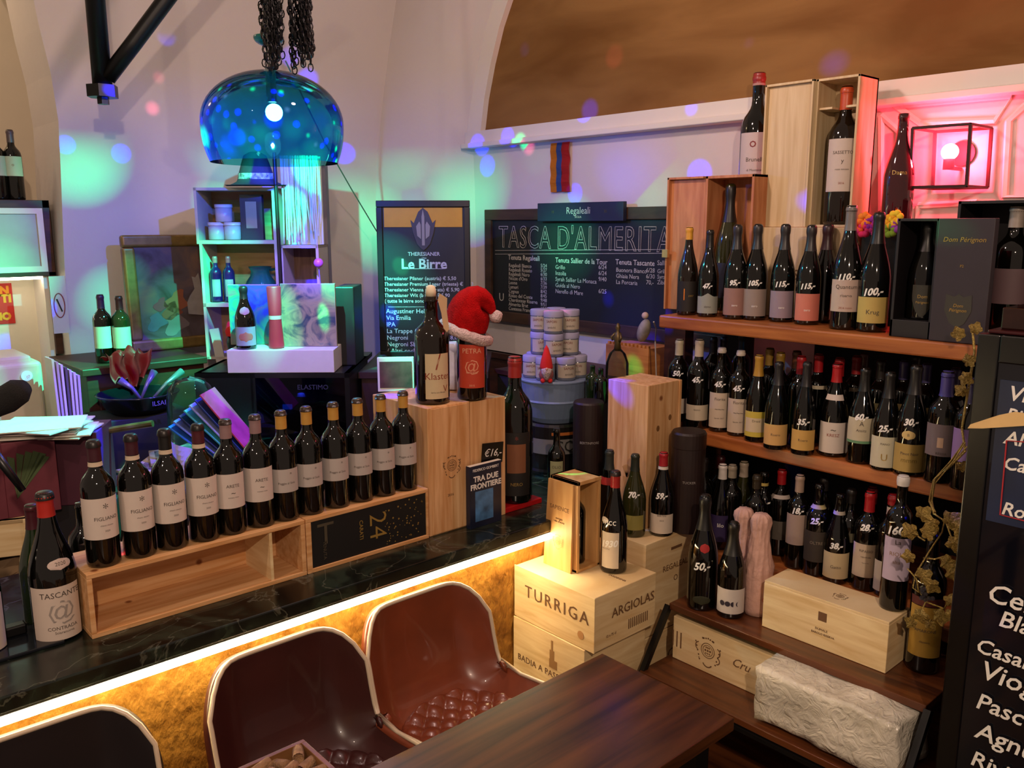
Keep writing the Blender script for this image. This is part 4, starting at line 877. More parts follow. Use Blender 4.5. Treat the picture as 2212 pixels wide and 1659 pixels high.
def wrapped(label, xb, yb, yt, seed):
    C, h = stand(xb, yb, ZS+.001, yt, 'burgundy', .044)
    t = root('wrapped_bottle', label, 'wrapped bottle', C, 0, 'bottles wrapped in pink tissue')
    seg = 48; pr = [(0, 0), (1.0, .0), (1.03, .05), (1.03, .40), (.98, .48), (.84, .58), (.72, .68), (.64, .78), (.66, .86), (.70, .92), (.64, .97), (.45, 1), (0, 1.0)]
    bm = lathe([(r*.043, z*h) for r, z in pr], seg)
    for v in bm.verts:
        z = v.co.z/h; a = math.atan2(v.co.y, v.co.x)
        if v.co.x**2+v.co.y**2 > 1e-6:
            f = 1+.10*math.sin(7*a+z*16+seed)*min(1, z*2.2)+.07*math.sin(13*a-z*11+seed)*min(1, z*2)
            v.co.x *= f; v.co.y *= f
    obj('tissue_wrap', bm, mat('pink_tissue', '#c79c8c', .75, var=.12, vs=22, bump=.5, bs=40), t, smooth=True)
    PROF['wr'] = [(0, 0), (1, 0), (1, 1)]
    wrap_text('C', .03, t, 'wr', .0475, 1, h*.18, YAW+.3-.2-YAW-.62, mat('tissue_red', '#b86450', .7, var=0))
wrapped('bottle twisted in pink tissue paper, standing left of the long case on the rack', 1633, 1333, 1110, 0)
wrapped('bottle wrapped in pink tissue, mostly hidden behind the moon label bottle', 1598, 1304, 1098, 2)
bot('tall slim magnum with white cap and lilac-white label priced 160, on the long case', 'tall', 1927, 1322, 1028, ZS+.152, R=.037, tip=(.93, '#c9c3ba'), lab=(1252, 1157, '#b2a2b4'), half=1.1, price='160,-', pz_=.615, psize=.032, texts=[('La', .53, .018), ('RIOJA', .44, .016, paper('#8a6a4a')), ('alta', .38, .014, paper('#8a6a4a'))])
bot('big dark bottle with large yellow label at the right end of the rack', 'bordeaux', 1990, 1457, 1150, ZS+.001, R=.044, lab=(1418, 1305, '#b08a34'), half=1.1, neck=None, labels2=[(.50, .56, '#5a2018', 1.1, 0, None)], texts=[('AMARONE', .32, .012), ('classico', .24, .009)])
# gold leaf garland
gg = root('leaf_garland', 'gold wire vine garland with filigree leaves hanging from the shelf end', 'garland', px(2020, 1150, 2.3))
gm = mat('gold_glitter', '#b39a55', .3, metal=.75, var=.4, vs=150, bump=.5, bs=300)
GL = gg.location
def gp(x, y, X=2.36): return px(x, y, X)-GL
bm = bmesh.new()
tube([gp(x, y, X) for x, y, X in ((2100, 705, 2.46), (2105, 760, 2.45), (2090, 850, 2.45), (2078, 925, 2.45), (2085, 975, 2.44), (2060, 1000, 2.42), (2020, 1035, 2.4), (2012, 1080, 2.38), (2018, 1110, 2.22))], .0035, 6, bm)
for k in range(5):
    tube([gp(x+random.uniform(-6, 6), y+random.uniform(-6, 6), X) for x, y, X in ((2085, 960, 2.42), (2055, 1000, 2.40), (2015, 1040, 2.38), (2008, 1085, 2.30), (2016, 1108, 2.22))], .0018, 5, bm)
for pts in (((2018, 1110), (2040, 1125), (2035, 1150), (2005, 1195), (1978, 1240), (1972, 1270), (1985, 1280), (1980, 1250), (1960, 1228)), ((2040, 1120), (2055, 1160), (2068, 1200)), ((1995, 1205), (2020, 1208), (2045, 1200)), ((1985, 1275), (2000, 1300), (1985, 1330)), ((2000, 1300), (2040, 1315), (2052, 1290)), ((1998, 1168), (1985, 1160), (1965, 1140))):
    tube([gp(x, y, 2.20+random.uniform(-.008, .008)) for x, y in pts], .0022, 5, bm)
obj('vine_stem', bm, gm, gg, smooth=True)
def leaf(x, y, s, a, X=2.34, fold=.3):
    bm = bmesh.new(); out = []
    for k in range(28):
        th = 2*PI*k/28; r = s*(.86+.14*math.cos(5*th)+.05*math.cos(11*th+x))*(.82+.22*math.cos(th)); out.append((r*math.cos(th), r*math.sin(th)))
    c = bm.verts.new((-.3*s, 0, 0)); ca, sa = math.cos(a), math.sin(a); vs = []
    for u, w in out:
        yv = -(u*ca-w*sa); zv = u*sa+w*ca
        vs.append(bm.verts.new((abs(w)*fold*-1-.002*random.random(), yv, zv)))
    for i in range(28): bm.faces.new((c, vs[i], vs[(i+1) % 28]))
    bmesh.ops.solidify(bm, geom=bm.faces[:], thickness=.0012)
    o = obj('leaf', bm, gm, gg, loc=gp(x, y, X))
for (x, y, s, a) in ((2075, 720, .032, 3.4), (2108, 712, .028, 1.3), (2092, 780, .03, .6), (2085, 815, .033, -.5), (2080, 845, .03, 2.6), (1995, 1112, .036, 1.0), (2012, 1128, .034, -.8), (1970, 1150, .038, 2.4), (2002, 1150, .034, .4), (2055, 1125, .04, .9), (2072, 1140, .036, -.4), (2064, 1170, .036, -1.3),
    (1965, 1205, .03, 1.9), (2045, 1215, .036, .2), (2062, 1235, .034, -1.2), (1995, 1245, .036, .8), (2012, 1262, .034, -.5), (1990, 1325, .034, -1.2), (2030, 1330, .036, .1), (1972, 1345, .028, 2.9), (2056, 1300, .03, 1.5), (2054, 1325, .026, -1.4), (2078, 1010, .026, 1.2), (2010, 1345, .026, -.9)):
    leaf(x, y, s*.80, a, (2.19 if x > 1955 else 2.17) if y > 1090 else 2.44)
for k in range(10):
    obj('bead', sphere(gp(1985+random.uniform(0, 35), 1268+random.uniform(0, 30), 2.19), .006, 8, 6), tinted('clear_bead', '#cfd0d8', k=.4), gg, smooth=True)
# ================================================================ FRIDGE WITH CHALK WRITING
XF = 2.0; yf = px(2113, 720, XF).y; zf = px(2113, 720, XF).z
fr = root('display_fridge', 'tall black display fridge with chalk-written glass front at the right edge', 'fridge', (0, 0, 0))
bmk = mat('fridge_black', '#070607', .25, var=.05)
obj('fridge_body', B((XF+.02, XF+.40, -.05, yf, 0, zf)), bmk, fr, bevel=.004)
obj('door_frame', B((XF, XF+.02, yf-.045, yf, .02, zf), (XF, XF+.02, -.05, yf-.045, zf-.06, zf), (XF, XF+.02, -.05, yf-.045, .02, .1)), bmk, fr, bevel=.003)
gl = mat('fridge_glass', '#0c0d15', .04, var=.3, vs=3, coat=.5)
obj('glass_door', B((XF+.006, XF+.018, -.05, yf-.045, .1, zf-.06)), gl, fr)
bp_ = px(2160, 820, XF); b2_ = px(2155, 1130, XF)
obj('blue_sheet', B((XF+.003, XF+.006, -.05, bp_.y, b2_.z, bp_.z)), mat('blue_sheet', '#18233f', .3, var=.4, vs=6), fr)
for s, x, y, sz in (('Vini', 2176, 850, .05), ('Bianchi', 2172, 895, .042), ('Al calice', 2168, 945, .046), ('Catarratto', 2165, 1000, .045), ('Roero Arneis', 2162, 1098, .045), ('Cerasuolo', 2131, 1278, .070), ('Blanc', 2157, 1335, .060), ('Casal di Serra', 2107, 1392, .055), ('Viognier', 2117, 1445, .070), ('Pascolo', 2108, 1512, .062), ('Agnus', 2107, 1575, .066), ('Riviera', 2096, 1635, .060)):
    p = px(x, y, XF); put_text(s, sz*.9, fr, (XF-.0015 if y > 1200 else XF+.002, p.y, p.z), '-X', chalk, align='LEFT', shear=.2, bold=.0006, tilt=-.03, name='chalk_writing')
rm = mat('red_chalk', '#a8242a', .6, var=0); pts = [px(x, y, XF) for x, y in ((2250, 958), (2174, 952), (2160, 1112), (2250, 1135))]
obj('red_outline', tube([Vector((XF+.001, p.y, p.z)) for p in pts], .0018, 6), rm, fr)
p = px(2130, 1235, XF)
tg = root('glass_tray', 'dark glass tray with reddish rim lying on top of the fridge', 'tray', (XF+.10, yf-.13, zf+.001))
obj('tray_base', B((-.09, .25, -.2, .115, 0, .008)), mat('dark_red_glass', '#3a1518', .1, var=.1), tg, bevel=.003)
obj('tray_box', B((-.06, .2, -.2, .10, .008, .055)), mat('amber_glass', '#2a1712', .08, var=.2), tg, bevel=.003)
tag(obj('napkin', poly_prism([Vector((0, a, b)) for a, b in ((.0, 0), (.055, -.030), (.06, -.04), (.03, -.035), (-.03, -.02), (-.09, -.005), (-.09, .012), (-.03, .012))], (-1, 0, 0), .004), mat('cream_feather', '#d8b478', .5, var=.05), loc=(XF-.006, px(2160, 905, XF).y, px(2160, 905, XF).z+.01)), 'cream leaf-shaped tag stuck out on the fridge front', 'tag')
# ================================================================ TABLE, STOOLS, CORK TRAY
TZ = .88
y_t0, y_t1, x_t1 = 1.044, 1.473, 1.663
tt = root('table', 'dark walnut high table with square black metal legs in front of the stools', 'table', (0, 0, 0))
obj('table_top', B((-.9, x_t1, y_t0, y_t1, TZ-.034, TZ)), darkw, tt, bevel=.002)
for xx in (x_t1-.075, -.8):
    for yy_ in (y_t0+.06, y_t1-.06): obj('leg', B((xx-.025, xx+.025, yy_-.025, yy_+.025, 0, TZ-.034)), dgrey, tt)
obj('frame_rail', B((-.8, x_t1-.05, y_t0+.04, y_t0+.06, TZ-.075, TZ-.034), (-.8, x_t1-.05, y_t1-.06, y_t1-.04, TZ-.075, TZ-.034), (x_t1-.07, x_t1-.05, y_t0+.04, y_t1-.04, TZ-.075, TZ-.034)), dgrey, tt)
tc_ = pz(655, 1598, 1.02)
ct = root('cork_tray', 'square wooden tray heaped with wine corks on the near table', 'tray', (tc_.x, tc_.y, TZ))
tw = .34; th_ = .142
obj('tray_body', B((-tw, 0, -.24, 0, 0, .01), (-tw, 0, -.010, 0, .01, th_), (-tw, 0, -.24, -.23, .01, th_), (-tw, -tw+.01, -.23, -.01, .01, th_), (-.01, 0, -.23, -.01, .01, th_)), wood('tray_wood', '#8a5f38', '#6b4526', (3, 30, 30), .5), ct, bevel=.001)
corkm = mat('cork', '#8d6a48', .9, var=.3, vs=60, bump=.5, bs=200)
ckb = lathe([(0, -.022), (.0115, -.022), (.012, -.018), (.012, .018), (.0115, .022), (0, .022)], 12)
ckm = bpy.data.meshes.new('cork'); ckb.to_mesh(ckm); ckb.free(); ckm.materials.append(corkm)
for pl in ckm.polygons: pl.use_smooth = True
wherex = ['back', 'middle', 'front']
for i in range(8):
    for j in range(6):
        if (i+j) % 7 == 6: continue
        o = bpy.data.objects.new('cork', ckm); COL.objects.link(o)
        o.location = (tc_.x-.026-i*.040, tc_.y-.026-j*.037, TZ+.128+random.uniform(-.004, .012))
        o.rotation_euler = (random.uniform(1.2, 1.9), random.uniform(-.3, .3), random.uniform(0, PI))
        tag(o, 'used wine cork in the heap on the wooden cork tray', 'cork', 'corks heaped in the tray')
def corkfill():
    o = obj('cork_heap', B((-tw+.011, -.011, -.229, -.011, .011, .112)), corkm, ct); return o
corkfill()
stool_m = {}
def stool(label, cx, cy, rz, body, quilt, zs=.70):
    t = root('bar_stool', label, 'bar stool', (cx, cy, 0), rz, 'bucket stools along the counter')
    # shell: v runs from the seat's front edge back and up the backrest; local +Y is the back
    prof = [(-.215, .012), (-.20, .030), (-.12, .012), (-.02, -.002), (.07, .006), (.125, .035), (.155, .09), (.170, .16), (.178, .23), (.182, .29), (.184, .325)]
    half = [.200, .206, .211, .214, .217, .215, .212, .211, .211, .211, .211]
    bm = bmesh.new(); g = []; nu = 20
    def P(i, u):
        y, z = prof[i]; w = half[i]; s = abs(u)
        side = max(0, s-.55)/.45
        if i <= 4: zz = z+.085*side**1.8*(1 if i > 0 else .8); yy = y
        else:
            tt_ = (z-.035)/.29; zz = .035+(.29-.095*s**6)*tt_; yy = y-(.10-.006*(i-5))*side**1.6
        if i == 5: zz += .05*side**1.8
        return Vector((u*w, yy, zz+zs))
    for i in range(len(prof)): g.append([bm.verts.new(P(i, -1+2*k/nu)) for k in range(nu+1)])
    for a, b in zip(g, g[1:]):
        for k in range(nu): bm.faces.new((a[k], a[k+1], b[k+1], b[k]))
    rim = [v.co.copy() for v in g[0]]+[r[-1].co.copy() for r in g[1:]]+[v.co.copy() for v in g[-1][::-1][1:]]+[r[0].co.copy() for r in g[::-1][1:]]
    sh = obj('seat_shell', bm, body, t, smooth=True)
    s_ = sh.modifiers.new('sub', 'SUBSURF'); s_.levels = s_.render_levels = 2
    so = sh.modifiers.new('solid', 'SOLIDIFY'); so.thickness = .022; so.offset = 1
    obj('piping', tube(rim, .0058, 8, caps=False), mat('pale_piping', '#c7b49a', .35, spec=.7, var=0), t, smooth=True)
    # quilted pad
    bm = bmesh.new(); n = 64; gv = []
    for i in range(n+1):
        row = []
        for k in range(n+1):
            u = -1+2*k/n; v = -1+2*i/n
            r2 = (abs(u)**2.6+abs(v)**2.6)
            sx, sy = u*.178, v*.155-.045
            a, b = (sx+sy)/.044, (sx-sy)/.044
            q = (abs(math.sin(PI*a/1.42)*math.sin(PI*b/1.42)))**.33
            fade = max(0, min(1, (1-r2)*5))
            z = .004+.016*q*fade+.010*fade-(.02 if r2 > 1 else 0)
            row.append(bm.verts.new((sx, sy, zs+z+.06*max(0, abs(u)-.5)**2+.10*max(0, v-.45)**2)) if r2 < 1.12 else None)
        gv.append(row)
    for i in range(n):
        for k in range(n):
            f = (gv[i][k], gv[i][k+1], gv[i+1][k+1], gv[i+1][k])
            if all(f): bm.faces.new(f)
    for v in [v for v in bm.verts if not v.link_faces]: bm.verts.remove(v)
    obj('quilted_cushion', bm, quilt, t, smooth=True)
    obj('pedestal', lathe([(0, .012), (.19, .0), (.195, .006), (.18, .014), (.03, .03), (.028, zs*.5), (.035, zs*.51), (.035, zs-.05), (.09, zs-.03), (.09, zs-.024), (0, zs-.024)], 28), dgrey, t, smooth=True)
    obj('footrest', tube([(.13*math.cos(a), .13*math.sin(a)-.0, .28) for a in [2*PI*k/24 for k in range(25)]], .01, 8, caps=False), dgrey, t)
    return t
lea = mat('chestnut_leather', '#77361d', .33, spec=.6, var=.15, vs=12, coat=.3)
lea2 = mat('oxblood_leather', '#381310', .36, spec=.55, var=.12, vs=12, coat=.2)
lea3 = mat('black_leather', '#1b1416', .45, spec=.4, var=.1, vs=12)
stool('chestnut leather bar stool with glossy quilted seat, nearest the wine cases', 1.322, 1.690, .0, lea, lea)
stool('dark oxblood leather bar stool in the middle of the three', .895, 1.690, .0, lea2, lea2)
stool('black leather bar stool cut off at the bottom left', .345, 1.690, -.02, lea3, lea3)
#PART2
# ================================================================ PENDANT, CHAINS, BRACKET
def fz(x, y, h): return pf(x, y, h).z
HP = 3.15
BP = pf(590, 270, HP)
def hr(y): return fz(590, y, HP)
Rm = (pf(740, 270, HP)-pf(590, 270, HP)).length
prof = []
zt_, zm_, zb_ = hr(152)-BP.z, 0, hr(352)-BP.z
for k in range(0, 15):
    a = PI/2*k/14; prof.append((max(.022, Rm*math.sin(a)), zt_*math.cos(a)**.95))
for k in range(1, 9):
    a = k/8; prof.append((Rm*(1-.105*a**2.2), zb_*a))
pn = root('pendant_lamp', 'transparent teal dome pendant lamp with glowing bulb hanging over the bar', 'pendant lamp', BP)
teal = tinted('teal_acrylic', '#64c9c4', k=.03, facing=.16, tcol='#10b0b8')
obj('lamp_shade', lathe(prof, 64), teal, pn, smooth=True)
obj('bulb', sphere(BULB-BP, .030, 20, 14), glow('bulb_glow', '#8fe0ff', 14), pn, smooth=True)
obj('bulb_holder', lathe([(0, zt_+.01), (.018, zt_+.01), (.018, zt_-.10), (.022, zt_-.105), (.022, BULB.z-BP.z+.034), (0, BULB.z-BP.z+.034)], 16), mat('chrome', '#9aa4a6', .15, metal=.9, var=0), pn, smooth=True)
cz_ = hr(82)-BP.z
obj('cord', tube([(0, 0, zt_), (0, 0, cz_), (0, 0, 1.4)], .004, 8), mat('grey_cord', '#5a544e', .6, var=0), pn)
cup = sphere((0, 0, cz_), .052, 24, 12, sc=(1, 1, .55))
bmesh.ops.bisect_plane(cup, geom=cup.verts[:]+cup.edges[:]+cup.faces[:], plane_co=(0, 0, cz_+.005), plane_no=(0, 0, 1), clear_outer=True)
obj('canopy_cup', cup, mat('teal_plastic', '#0f6a60', .25, var=.05), pn, smooth=True)
# party bulb's own light leaves through the shade; chains hang beside the cord
ch = root('chain_bundle', 'bundle of black iron chains looped in two clumps above the teal lamp', 'chain', pf(620, 40, HP-.11))
O = ch.location
bm = bmesh.new()
def strand(p0, n, sway, L=.022):
    p = Vector(p0)
    for i in range(n):
        flip = i % 2; c = p+Vector((0, 0, -L*.5)); ring = []
        u = (HR if flip else HD)*.0085
        for k in range(9):
            a = 2*PI*k/8; ring.append(c+u*math.cos(a)+Vector((0, 0, L*.62))*math.sin(a))
        tube(ring, .0022, 4, bm, caps=False)
        p += Vector((0, 0, -L))+HR*sway*math.sin(i*.7+p0[0]*50)
for i in range(64):
    left = i % 2 == 0
    x = random.uniform(563, 602) if left else random.uniform(622, 672); y0_ = random.uniform(-60, 10)
    y1_ = random.uniform(90, 130) if (i % 3) else random.uniform(60, 100)
    p = pf(x, y0_, HP-.11+random.uniform(-.04, .04))-O; n = int((y1_-y0_)/1850*3.2/.022)
    strand(p, n, .0022)
for i in range(5): strand(pf(random.uniform(585, 592), 60, HP-.09)-O, 6, .001)
obj('chain_links', bm, dgrey, ch)
obj('hook', tube([pf(615, -60, HP-.05)-O, pf(612, -160, HP-.05)-O+Vector((0, 0, .3))], .012, 8), dgrey, ch)
br = root('ceiling_bracket', 'black tubular bracket with diagonal brace coming down from the ceiling', 'bracket', pf(222, 205, 3.45))
O = br.location
vt = pf(222, 190, 3.45)-O
obj('upright_tube', tube([vt, vt+Vector((0, 0, 1.5))], .036, 20), dgrey, br, smooth=True)
obj('diagonal_tube', tube([pf(232, 168, 3.45)-O, pf(290, 92, 3.46)-O, pf(375, -22, 3.48)-O, pf(470, -150, 3.5)-O], .031, 20), dgrey, br, smooth=True)
obj('end_collar', lathe([(0, -.01), (.058, -.01), (.058, .035), (0, .035)], 6), dgrey, br)
obj('end_bolt', lathe([(0, -.035), (.022, -.035), (.022, -.01), (0, -.01)], 6), dgrey, br)
tag(obj('slack_cable', tube([pf(617, 132, 3.25), pf(640, 180, 3.4), pf(700, 305, 3.8), pf(760, 410, 4.2), pf(814, 500, 4.5)], .003, 6), mat('grey_cord', '#5a544e')), 'thin grey cable running from the chains down to the beer chalkboard', 'cable')
# ================================================================ helpers for things that face the room's middle
def froot(name, label, cat, x, y, h, **k): return root(name, label, cat, pf(x, y, h), -YAW, **k)
def fdim(x0, y0, x1, y1, h, zbase=None):
    a, b = pf(x0, y1, h), pf(x1, y1, h); w = (b-a).dot(HR); zb = a.z if zbase is None else zbase
    zt = fz((x0+x1)/2, y0, h); c = pf((x0+x1)/2, y1, h); c.z = zb
    return c, w/2, zt-zb
# wainscot and wall pieces
zw = px(1300, 795, XW).z
struct('trim_5', B((XW-.03, XW, -.5, 3.7, 0, zw), (XW-.05, XW, -.5, 3.7, zw-.03, zw)), cabw)
# ---- wide chalkboard on the right wall
zc0, zc1 = px(1060, 692, 3.0).z, px(1045, 453, 3.0).z; yc1, yc0 = px(1046, 455, 3.0).y, 2.02
cbd = root('wine_chalkboard', 'wide wood-framed chalkboard listing Tasca d\'Almerita wines on the white wall', 'chalkboard', (3.045, (yc0+yc1)/2, zc0))
hw, ht_ = (yc1-yc0)/2, zc1-zc0
obj('slate', B((-.03, -.02, -hw+.03, hw-.03, .03, ht_-.03)), mat('chalkboard_slate', '#16191c', .55, var=.15, vs=6), cbd)
fm = wood('dark_frame_wood', '#4a3424', '#33231a', (20, 4, 20), .5)
obj('frame', B((-.045, 0, -hw, hw, 0, .055), (-.045, 0, -hw, hw, ht_-.055, ht_), (-.045, 0, -hw, -hw+.05, .055, ht_-.055), (-.045, 0, hw-.05, hw, .055, ht_-.055)), fm, cbd, bevel=.003)
ck = mat('chalk', '#b9b6b0', .8, var=.1, vs=60)
def cb(s, x, y, size, **k):
    p = px(x, y, 3.015); return put_text(s, size, cbd, (-.0312, p.y-cbd.location.y, p.z-cbd.location.z), '-X', ck, name='chalk_writing', align='LEFT', **k)
def outline_text(s, x, y, size):
    t = bpy.data.curves.new('print', 'FONT'); t.body = s; t.size = size; t.align_y = 'CENTER'; t.fill_mode = 'NONE'; t.bevel_depth = .0016; t.bevel_resolution = 0; t.resolution_u = 3; t.space_character = 1.08
    o = bpy.data.objects.new('tmp', t); me = bpy.data.meshes.new_from_object(o); bpy.data.objects.remove(o)
    p = px(x, y, 3.015); o = link('chalk_writing', me, ck, cbd, (-.0312, p.y-cbd.location.y, p.z-cbd.location.z)); R = Matrix.Rotation(-PI/2, 4, 'Z') @ Matrix.Rotation(PI/2, 4, 'X'); o.rotation_euler = R.to_euler()
    me.transform(Matrix.Diagonal((.755, 1, 1, 1)))
outline_text("TASCA D'ALMERITA", 1078, 514, .158)
for yy_ in (541, 549):
    a, b = px(1070, yy_, 3.015), px(1445, yy_-2, 3.015)
    obj('chalk_line', tube([Vector((-.0312, a.y, a.z))-Vector((0, cbd.location.y, cbd.location.z)), Vector((-.0312, b.y, b.z))-Vector((0, cbd.location.y, cbd.location.z))], .0014, 4), ck, cbd)
cb('Tenuta Regaleali', 1098, 556, .036, bold=.0004); cb('Tenuta Sallier de la Tour', 1200, 562, .034, bold=.0004); cb('Tenuta Tascante', 1330, 566, .034, bold=.0004); cb('Sallier', 1420, 568, .03)
L1 = ['Regaleali Bianco', 'Regaleali Rosato', 'Regaleali Nero', 'Nozze d\'Oro', 'Leone', 'Lamuri', 'Cygnus', 'Rosso del Conte', 'Chardonnay Riserva', 'Almerita Brut', 'Contessa Franca']
for i, s in enumerate(L1):
    y = 573+i*9.3; cb(s, 1099, y, .027); cb('%d/%d' % (5+i//2, 24+i*3), 1168, y+1, .026)
for i, (s, v) in enumerate((('Grillo', '6/24'), ('Inzolia', '6/24'), ('Syrah Sallier La Monaca', '9/40'), ('Guida al Nero', ''), ('Nerello di Mare', '6/25'))): cb(s, 1200, 577+i*13, .029); cb(v, 1293, 577+i*13, .029)
for i, (s, v) in enumerate((('Buonora Bianco', '6/28'), ('Ghiaia Nera', '6/30'), ('La Porcaria', '70,-'))): cb(s, 1331, 583+i*13, .028); cb(v, 1396, 584+i*13, .028)
for i, s in enumerate(('Grillo', 'Syrah', 'Zibibbo')): cb(s, 1420, 586+i*12, .026)
cb('U', 1078, 642, .06)
p0, p1 = px(1163, 478, 2.98), px(1348, 478, 2.98); zz = px(1255, 437, 2.98).z
sg = root('name_board', 'small dark blue Regaleali board on the top edge of the wide chalkboard', 'sign', (2.985, (p0.y+p1.y)/2, p0.z)); hw2 = (p0.y-p1.y)/2; hh2 = zz-p0.z
obj('board', B((-.012, .012, -hw2, hw2, 0, hh2)), mat('navy_board', '#1c2038', .5, var=.1), sg, bevel=.002)
put_text('Regaleali', .045, sg, (-.0128, 0, hh2*.55), '-X', ck); put_text('SICILIA', .014, sg, (-.0128, 0, hh2*.22), '-X', ck); put_text('18', .02, sg, (-.0128, .17, hh2*.5), '-X', mat('dim_print', '#4a4232')); put_text('30', .02, sg, (-.0128, -.17, hh2*.5), '-X', mat('dim_print', '#4a4232'))
# flag
fl = root('flag_ribbon', 'small vertical orange, blue and red ribbon flag hanging below the window frame', 'flag', px(1210, 308, 3.035))
O = fl.location; W_ = [px(x, 308, 3.035).y-O.y for x in (1191, 1204, 1215, 1232)]; zf0 = px(1210, 411, 3.035).z-O.z
for i, (c, nm) in enumerate((('#e08a1c', 'orange_stripe'), ('#3a5a9c', 'blue_stripe'), ('#c02420', 'red_stripe'))):
    bm = bmesh.new(); g = []
    for k in range(13):
        z = zf0*k/12+(-.008 if (k == 12) else 0); x = -.002-.006*math.sin(k*.8)**2
        g.append([bm.verts.new((x, W_[i], z)), bm.verts.new((x-.003*math.sin(k), W_[i+1], z+(.004 if k == 12 and i == 1 else 0)))])
    for a, b in zip(g, g[1:]): bm.faces.new((a[0], a[1], b[1], b[0]))
    bmesh.ops.solidify(bm, geom=bm.faces[:], thickness=.0008)
    obj(nm, bm, paper(c, .8), fl)
# ---- beer chalkboard
HBD = 4.02
C, w, h = fdim(822, 433, 1018, 772, HBD)
bd = root('beer_chalkboard', 'tall black beer price chalkboard with yellow crest band in the corner', 'chalkboard', C, -YAW)
obj('slate', B((-w+.015, w-.015, .004, .02, .015, h-.015)), mat('chalkboard_black', '#08090b', .5, var=.2, vs=5), bd)
obj('frame', B((-w, w, -.006, .022, h-.03, h), (-w, w, -.006, .022, 0, .03), (-w, -w+.028, -.006, .022, .03, h-.03), (w-.028, w, -.006, .022, .03, h-.03)), blackp, bd, bevel=.003)
obj('yellow_band', B((-w+.035, w-.035, .001, .004, h*.835, h*.955)), mat('yellow_band', '#c08a10', .6, var=.05), bd)
bm = bmesh.new()
for s in (-1, 1):
    poly_prism([Vector((s*a*w, 0, h*b)) for a, b in ((0, .955), (.10, .93), (.20, .86), (.27, .88), (.22, .80), (.14, .73), (.05, .70), (0, .69))], (0, -1, 0), .003, bm)
obj('griffin_crest', bm, mat('crest_grey', '#3a3434', .6, var=0), bd)
obj('crest_sword', poly_prism([Vector((a*w, -.004, h*b)) for a, b in ((-.03, .72), (.03, .72), (.03, .90), (0, .945), (-.03, .90))], (0, -1, 0), .001), mat('crest_bone', '#8a8070', .6, var=0), bd)
for s in (-1, 1): obj('crest_wing', poly_prism([Vector((s*a*w, -.004, h*b)) for a, b in ((.05, .76), (.13, .78), (.15, .84), (.08, .87), (.05, .85))], (0, -1, 0), .001), mat('crest_bone', '#8a8070'), bd)
def bt(s, fx, fy, sz, m=ck, **k): return put_text(s, sz, bd, (fx*w, .0025, fy*h), '-Y', m, name='chalk_writing', **k)
bt('THERESIANER', 0, .665, .024, bold=.0003); bt('1766', 0, .64, .012); bt('Le Birre', 0, .60, .065, bold=.0016); bt('________', 0, .60, .05)
rows = ['Theresianer Pilsner (austria) € 5,50', 'Theresianer Premium Lager (trieste) € 5,50', 'Theresianer Vienna (ambrata) € 5,90', 'Theresianer Wit (bianca) € 5,90', '( tutte le birre sono alla spina )']
for i, s in enumerate(rows): bt(s, -.88, .51-i*.036, .0235, align='LEFT', bold=.0003)
bt('_____________', -.8, .345, .03, align='LEFT')
for i, (s, v) in enumerate((('Augustiner Hell', '€ 6,00'), ('Via Emilia', '€ 6,00'), ('IPA', '€ 6,50'), ('La Trappe (bionda)', '€ 7,00'), ('Negroni', '€ 8,00'), ('Negroni Sbagliato', '€ 8,00'), ('( Altri cocktail )', ''))):
    bt(s, -.85, .30-i*.043, .030, align='LEFT'); bt(v, .42, .30-i*.043, .028, align='LEFT')
# maroon cabinet that carries the beer board
C, w, h = fdim(790, 785, 905, 1100, 3.62, zbase=0)
h = bd.location.z-.002
mc = root('side_cabinet', 'dark maroon cabinet below the beer chalkboard', 'cabinet', C, -YAW)
obj('cabinet_body', B((-w, w+.30, 0, .62, 0, h)), mat('maroon_paint', '#2e0f14', .5, var=.1), mc, bevel=.003); obj('top_ledge', B((-w-.01, w+.31, -.01, .62, h-.025, h+.001)), mat('maroon_paint', '#2e0f14'), mc)
C, w, h = fdim(817, 772, 895, 846, 3.50)
pi_ = root('framed_photo', 'small white-framed desert picture hung on the maroon cabinet', 'picture', C, -YAW+.10)
obj('frame', B((-w, w, 0, .018, 0, h)), trimw, pi_, bevel=.002); obj('picture', B((-w*.88, w*.88, -.002, 0, h*.12, h*.88)), mat('desert_picture', '#5a3234', .6, var=.5, vs=22), pi_)
tag(obj('camera_stub', lathe([(0, 0), (.022, 0), (.022, .05), (.015, .055), (0, .055)], 16), blackp, loc=Vector((mc.location.x, mc.location.y, bd.location.z+.001))+HR*-.04+HD*.1), 'small black cup on the maroon cabinet left of the beer board', 'cup')
# ---- black equipment case with blue light
HC = 3.42
C, w, h = fdim(442, 806, 766, 1120, HC, zbase=0); ZCs = h = fz(600, 806, HC)
ec = root('equipment_case', 'black glass-fronted equipment case glowing blue inside, behind the bottle row', 'cabinet', C, -YAW)
obj('case_body', B((-w, -w+.02, 0, .58, 0, h), (w-.02, w, 0, .45, 0, h), (-w, w, 0, .58, h-.02, h), (-w, w, .43, .45, 0, h), (-w*.28, -w*.22, 0, .45, 0, h), (-w, w*-.25, 0, .02, 0, h), (-w, w, 0, .44, h-.32, h-.30), (-w, w, 0, .44, 0, h-.62)), blackp, ec)
obj('glass_front', B((-w*.22, w-.02, .004, .008, h-.62, h-.02)), tinted('smoked_glass', '#5a5a70', k=.1), ec)
obj('blue_display', B((w*.10, w*.22, .02, .03, h-.155, h-.135)), mat('blue_display', '#0a30ff', .4, emit='#1a6aff', es=5, var=0), ec)
